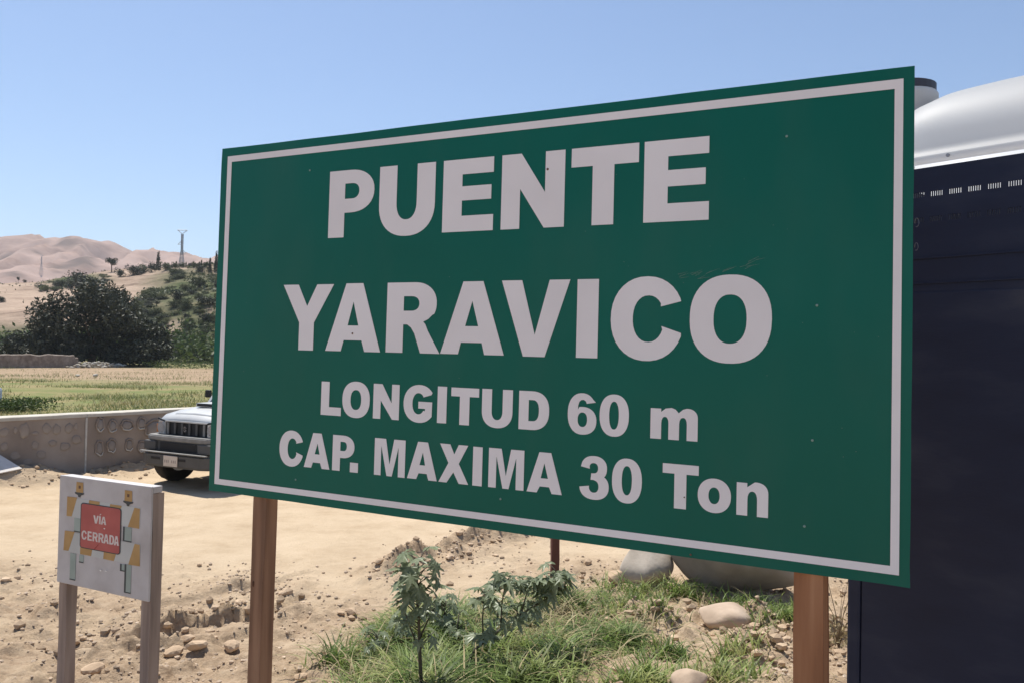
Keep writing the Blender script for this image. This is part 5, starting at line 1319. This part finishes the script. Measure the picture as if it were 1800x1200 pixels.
# ------------------------------------------------------------------ grass
def blades(name, P, H, lean, width, mat, seed, droop=.6):
    rng = np.random.default_rng(seed); n = len(P); a = rng.uniform(0, 2 * math.pi, n)
    d = np.stack([np.cos(a), np.sin(a), np.zeros(n)], -1); sd = np.stack([-np.sin(a), np.cos(a), np.zeros(n)], -1)
    ln = lean * rng.uniform(.3, 1.5, n); dr = droop * rng.uniform(.3, 1.3, n); V = []; K = 5
    for k in range(K):
        t = k / (K - 1); c = P + d * (H * (ln * t + dr * t ** 2.4))[:, None]; c[:, 2] += H * (t - dr * .55 * t ** 3)
        w_ = width * rng.uniform(.7, 1.3, n) * (1 - t ** 1.6) + .0004
        V += [c - sd * w_[:, None], c + sd * w_[:, None]]
    V = np.stack(V, 1).reshape(-1, 3); b0 = np.arange(n)[:, None] * 2 * K
    F = np.concatenate([b0 + np.array([[2 * k, 2 * k + 1, 2 * k + 3, 2 * k + 2]]) for k in range(K - 1)], 0)
    return link(name, mesh_np(name, V, F), mat)
M_grass = leafmat('grass_blades', [(.28, (.085, .140, .030)), (.46, (.150, .215, .052)), (.60, (.25, .29, .092)), (.76, (.44, .40, .20))], scale=3.2, island=.55, trans=.42, rough=.5)
M_dry = leafmat('dry_grass', [(.3, (.30, .235, .12)), (.6, (.40, .33, .19)), (.8, (.20, .21, .08))], scale=3, island=.35, trans=.25, rough=.7)
rng = np.random.default_rng(31)
n = 90000; x = rng.uniform(-1.9, 1.3, n); y = rng.uniform(3.3, 6.6, n)
dn = poly_soft(x, y, TUR, .30) * np.clip(.28 + 2.0 * fbm(x, y, 1.9, 3) + 1.2 * fbm(x, y, 6, 2), .02, 1)
k = rng.random(n) < dn; x = x[k]; y = y[k]
k = rng.permutation(len(x))[:15000]; x = x[k]; y = y[k]
H = (.12 + .19 * np.clip(.5 + 1.1 * fbm(x, y, 1.3, 3), 0, 1)) * rng.uniform(.55, 1.35, len(x)) * (.5 + .5 * poly_soft(x, y, TUR, .4))
o = blades('grass', np.stack([x, y, ground_h(x, y) - .01], -1), H, .60, .0058, M_grass, 5, .95); tag(o, 'thick patch of long green grass under the middle of the sign', 'grass', kind='stuff')
def tufts(centres, per, hgt, sp, seed):
    rng = np.random.default_rng(seed); out = []; hh = []
    for (cx, cy) in centres:
        m = int(per * rng.uniform(.4, 1.4)); out.append(np.stack([cx + rng.normal(size=m) * sp, cy + rng.normal(size=m) * sp], -1)); hh.append(np.full(m, hgt * rng.uniform(.6, 1.3)))
    q = np.concatenate(out); h = np.concatenate(hh) * rng.uniform(.5, 1.2, len(q))
    return np.stack([q[:, 0], q[:, 1], ground_h(q[:, 0], q[:, 1]) - .008], -1), h
cs = []
for (px_, py_) in ((1180, 1150), (1210, 1190), (1260, 1200), (1290, 1150), (1300, 1190), (1140, 1190), (1110, 1200), (1160, 1080), (1185, 1040), (1225, 1050), (1260, 1062), (1300, 1075), (1330, 1070), (1360, 1082), (1390, 1075), (1395, 1095), (1060, 1050), (1100, 1060), (1125, 1045), (1340, 1090), (1280, 1070), (600, 1165), (1075, 1035), (1090, 1130)):
    p = on_ground(px_, py_); cs.append((p.x, p.y))
P, h = tufts(cs, 120, .14, .07, 41); o = blades('grass', P, h, .6, .0048, M_grass, 42, .6); tag(o, 'sparse green tufts on the bare earth around the boulders', 'grass', kind='stuff')
rng = np.random.default_rng(51); n = 5000; x = rng.uniform(.2, 2.2, n); y = rng.uniform(3.9, 6.8, n); k = rng.random(n) < np.clip(fbm(x, y, 1.8, 3) + .25, 0, 1); x = x[k]; y = y[k]
o = blades('dry_grass', np.stack([x, y, ground_h(x, y)], -1), rng.uniform(.03, .13, len(x)), 1.0, .0022, M_dry, 43, .9); tag(o, 'thin dry straw over the bare earth on the right', 'grass', kind='stuff')
rng = np.random.default_rng(52); n = 7000; x = rng.uniform(-1.6, 1.2, n); y = rng.uniform(3.5, 6.3, n); k = rng.random(n) < poly_soft(x, y, TUR, .4) * np.clip(.2 + 1.5 * fbm(x, y, 2.6, 3), 0, .8); x = x[k]; y = y[k]
o = blades('dry_grass', np.stack([x, y, ground_h(x, y)], -1), rng.uniform(.10, .26, len(x)), .7, .0042, M_dry, 46, 1.0); tag(o, 'dry yellow blades mixed into the green grass patch', 'grass', kind='stuff')
# field grass beyond the wall, kept low
rng = np.random.default_rng(61); n = 60000; yy = 15 * (75 / 15) ** rng.random(n); xx = yy * rng.uniform(-.72, -.30, n)
sdm = ((xx - WALL_A[0]) * _wd.y - (yy - WALL_A[1]) * _wd.x) < -.5
dn = np.clip(.5 + 1.6 * fbm(xx, yy, .25, 4), 0, 1) * np.where(yy > 46, .35, 1); k = sdm & (rng.random(n) < dn); xx = xx[k]; yy = yy[k]
M_fgrass = leafmat('field_grass', [(.30, (.105, .135, .040)), (.5, (.165, .180, .065)), (.7, (.27, .235, .11)), (.85, (.36, .29, .16))], scale=.3, island=.35, trans=.3, rough=.7)
o = blades('grass', np.stack([xx, yy, ground_h(xx, yy) - .01], -1), rng.uniform(.06, .16, len(xx)) * (1 + yy / 60), .7, .012, M_fgrass, 44, .5); tag(o, 'short yellow green pasture grass in the field beyond the stone wall', 'grass', kind='stuff')

# ------------------------------------------------------------------ young leafy plants with lobed leaves
M_leaf = nmat('lobed_leaf', [(.25, (.055, .085, .040)), (.5, (.085, .120, .060)), (.75, (.13, .165, .09))], scale=6, rough=.42, spec=.5)
M_leaf = leafmat('lobed_leaf', [(.25, (.17, .205, .12)), (.5, (.25, .295, .18)), (.75, (.36, .39, .27))], scale=5, island=.3, trans=.45, rough=.35)
M_stem = nmat('plant_stem', [(.3, (.050, .045, .035)), (.7, (.11, .095, .065))], scale=12, rough=.7)
def leaf_mesh(seed, lobes=7):
    rg = random.Random(seed); pts = []; tips = []
    for i in range(lobes):
        a = R_(-140 + 280 * i / (lobes - 1)); L = (1.0 - .42 * abs(i - (lobes - 1) / 2) / ((lobes - 1) / 2)) * rg.uniform(.88, 1.1); w_ = R_(13)
        if i == 0: pts.append((.16, a - R_(18)))
        pts += [(L * .62, a - w_ * .95), (L * .85, a - w_ * .45), (L, a), (L * .85, a + w_ * .45), (L * .62, a + w_ * .95)]
        pts.append((.40 if i < lobes - 1 else .16, a + R_(280 / (lobes - 1) / 2) if i < lobes - 1 else a + R_(18)))
    V = [(0, 0, 0)]
    for r, a in pts:
        z = -.30 * r * r + .08 * math.cos(a * lobes * 1.3) * r - .20 * rg.random() * r
        V.append((r * math.cos(a), r * math.sin(a), z))
    F = [(0, i, i + 1) for i in range(1, len(pts))]
    me = mesh_pd('leaf', V, F); me.materials.append(M_leaf)
    for p in me.polygons: p.use_smooth = True
    return me
LEAF = [leaf_mesh(i) for i in range(5)]
def leafy(name, base, axis_pts, radii, specs, label, seed, twigs=()):
    """axis_pts in world; specs: (t along the main stem, azimuth deg, stalk length, size, droop deg)"""
    rg = random.Random(seed); r = empty(name, base); tag(r, label, 'plant'); B = Vector(base)
    parts = [tube([Vector(p) - B for p in axis_pts], radii, 7)]
    def along(t):
        f = t * (len(axis_pts) - 1); i = min(int(f), len(axis_pts) - 2); return Vector(axis_pts[i]).lerp(Vector(axis_pts[i + 1]), f - i)
    for tw in twigs: parts.append(tube([Vector(p) - B for p in tw], [.006, .004, .003][:len(tw)], 6))
    lv = []
    for (t, az, stl, sz, dr) in specs:
        p = along(t) if not isinstance(t, Vector) else t
        a = R_(az); d = Vector((math.cos(a), math.sin(a), .55)).normalized()
        e = p + d * stl; m_ = p.lerp(e, .5) + Vector((0, 0, stl * .12))
        parts.append(tube([p - B, m_ - B, e - B], [.0032, .0026, .002], 5)); lv.append((e, a, sz, dr))
    link('stem', mesh_pd('stem', *join(parts)), M_stem, r, smooth=True)
    for (e, a, sz, dr) in lv:
        o = bpy.data.objects.new('leaf', rg.choice(LEAF)); COL.objects.link(o); o.parent = r
        o.location = e - B; s = sz * rg.uniform(.85, 1.15); o.scale = (s, s, s)
        o.rotation_euler = (Matrix.Rotation(a, 3, 'Z') @ Matrix.Rotation(R_(dr), 3, 'Y') @ Matrix.Rotation(R_(rg.uniform(-25, 25)), 3, 'X')).to_euler()
rg = random.Random(91)
D1 = 4.18
b0 = at(742, 1235, D1); b0.z = gh(b0.x, b0.y) - .02
ax1 = [b0, at(738, 1150, D1), at(736, 1090, D1), at(732, 1040, D1 + .02), at(735, 985, D1 + .03)]
sp = []
for i in range(26):
    t = .52 + .48 * (i / 25) ** .8; sp.append((t, i * 137.5 + rg.uniform(-20, 20), rg.uniform(.05, .14), rg.uniform(.07, .115), rg.uniform(-5, 55)))
for i in range(12): sp.append((rg.uniform(.25, .6), rg.uniform(0, 360), rg.uniform(.06, .15), rg.uniform(.05, .08), rg.uniform(0, 55)))
leafy('leafy_plant', b0, ax1, [.011, .010, .008, .007, .004], sp, 'upright young plant with drooping lobed leaves, left one under the sign middle', 5,
      [[at(738, 1120, D1), at(752, 1090, D1 + .03), at(765, 1065, D1 + .05)], [at(737, 1140, D1), at(722, 1105, D1), at(712, 1075, D1 - .03)]])
D2 = 4.55
b1 = at(800, 1175, D2); b1.z = gh(b1.x, b1.y) - .02
ax2 = [b1, at(835, 1140, D2), at(880, 1105, D2 + .05), at(930, 1070, D2 + .1), at(972, 1045, D2 + .15), at(982, 1010, D2 + .17)]
sp = []
for i in range(24): sp.append((.74 + .26 * rg.random(), i * 137.5, rg.uniform(.05, .11), rg.uniform(.06, .10), rg.uniform(-5, 55)))
for i in range(26): sp.append((rg.uniform(.2, .8), rg.uniform(20, 160) if rg.random() < .7 else rg.uniform(180, 360), rg.uniform(.05, .11), rg.uniform(.055, .09), rg.uniform(-5, 50)))
tw = [[at(880, 1105, D2 + .05), at(882, 1060, D2 + .08), at(890, 1015, D2 + .1)], [at(850, 1130, D2 + .02), at(848, 1085, D2 + .02), at(852, 1040, D2 + .03)], [at(915, 1080, D2 + .1), at(925, 1045, D2 + .12), at(928, 1022, D2 + .14)]]
for tq in tw:
    for i in range(13): sp.append((Vector(tq[2]).lerp(Vector(tq[1]), rg.random() * .7), rg.uniform(0, 360), rg.uniform(.04, .09), rg.uniform(.06, .095), rg.uniform(-5, 50)))
leafy('leafy_plant', b1, ax2, [.010, .009, .008, .006, .005, .003], sp, 'leaning plant with several leafy branches spreading right of the upright plant', 6, tw)
for (qx, qy, hh, nl, lab, sd_) in ((868, 1140, .30, 15, 'short leafy sprig in the grass below the leaning plant', 8), (702, 1150, .24, 12, 'short leafy sprig in the grass left of the upright plant', 9), (930, 1120, .22, 11, 'short leafy sprig in the grass right of the leaning plant stem', 10), (775, 1128, .30, 18, 'short leafy sprig in the grass close on the right of the upright plant', 11), (655, 1165, .18, 10, 'small leafy sprig at the left rim of the grass patch', 12)):
    b2 = on_ground(qx, qy)
    leafy('leafy_plant', b2, [b2, b2 + Vector((.01, 0, hh * .5)), b2 + Vector((.03, .02, hh))], [.006, .005, .003], [(rg.uniform(.35, 1), i * 137.5, rg.uniform(.04, .10), rg.uniform(.05, .085), rg.uniform(15, 70)) for i in range(nl)], lab, sd_)
b2 = on_ground(800, 1150)
ax3 = [b2, b2 + Vector((.0, 0, .12)), b2 + Vector((.02, .02, .26))]
leafy('leafy_plant', b2, ax3, [.006, .005, .003], [(rg.uniform(.4, 1), i * 137.5, rg.uniform(.04, .09), rg.uniform(.045, .07), rg.uniform(20, 70)) for i in range(12)], 'low seedling with few lobed leaves in the grass between both taller plants', 7)

# dry weeds between the right post and the toilet
M_twig = nmat('dry_twig', [(.3, (.14, .10, .06)), (.7, (.27, .205, .13))], scale=10, rough=.85)
p = on_ground(1474, 1135); parts = []; rg = random.Random(17)
wr = empty('dry_weed', p); tag(wr, 'dry brown weed with curved stalks between the right post and the toilet', 'weed')
for i in range(11):
    a = rg.uniform(0, 6.28); h = rg.uniform(.18, .5); r = rg.uniform(.04, .15)
    parts.append(tube([(0, 0, -.02), (math.cos(a) * r * .3, math.sin(a) * r * .3, h * .5), (math.cos(a) * r, math.sin(a) * r, h * .92), (math.cos(a) * r * 1.7, math.sin(a) * r * 1.7, h * .9)], [.003, .0026, .002, .0012], 5))
link('stalk', mesh_pd('stalk', *join(parts)), M_twig, wr)
C = np.array([(rg.gauss(0, .08), rg.gauss(0, .08), abs(rg.gauss(.06, .1))) for _ in range(260)])
V, F = leaves_np(C, np.full(260, .016), np.random.default_rng(3)); link('foliage', mesh_np('foliage', V, F), M_dry, wr)

# ------------------------------------------------------------------ haze
M_haze = bpy.data.materials.new('haze'); M_haze.use_nodes = True; nt = M_haze.node_tree
for nd in list(nt.nodes):
    if nd.type == 'BSDF_PRINCIPLED': nt.nodes.remove(nd)
pv = nt.nodes.new('ShaderNodeVolumePrincipled'); pv.inputs['Color'].default_value = (.80, .86, .95, 1); pv.inputs['Density'].default_value = .0002; pv.inputs['Anisotropy'].default_value = .2
nt.links.new(pv.outputs[0], nt.nodes['Material Output'].inputs['Volume'])
hz = box('haze', -4300, 4300, -3600, 3600, -75, 330, M_haze); tag(hz, kind='stuff')
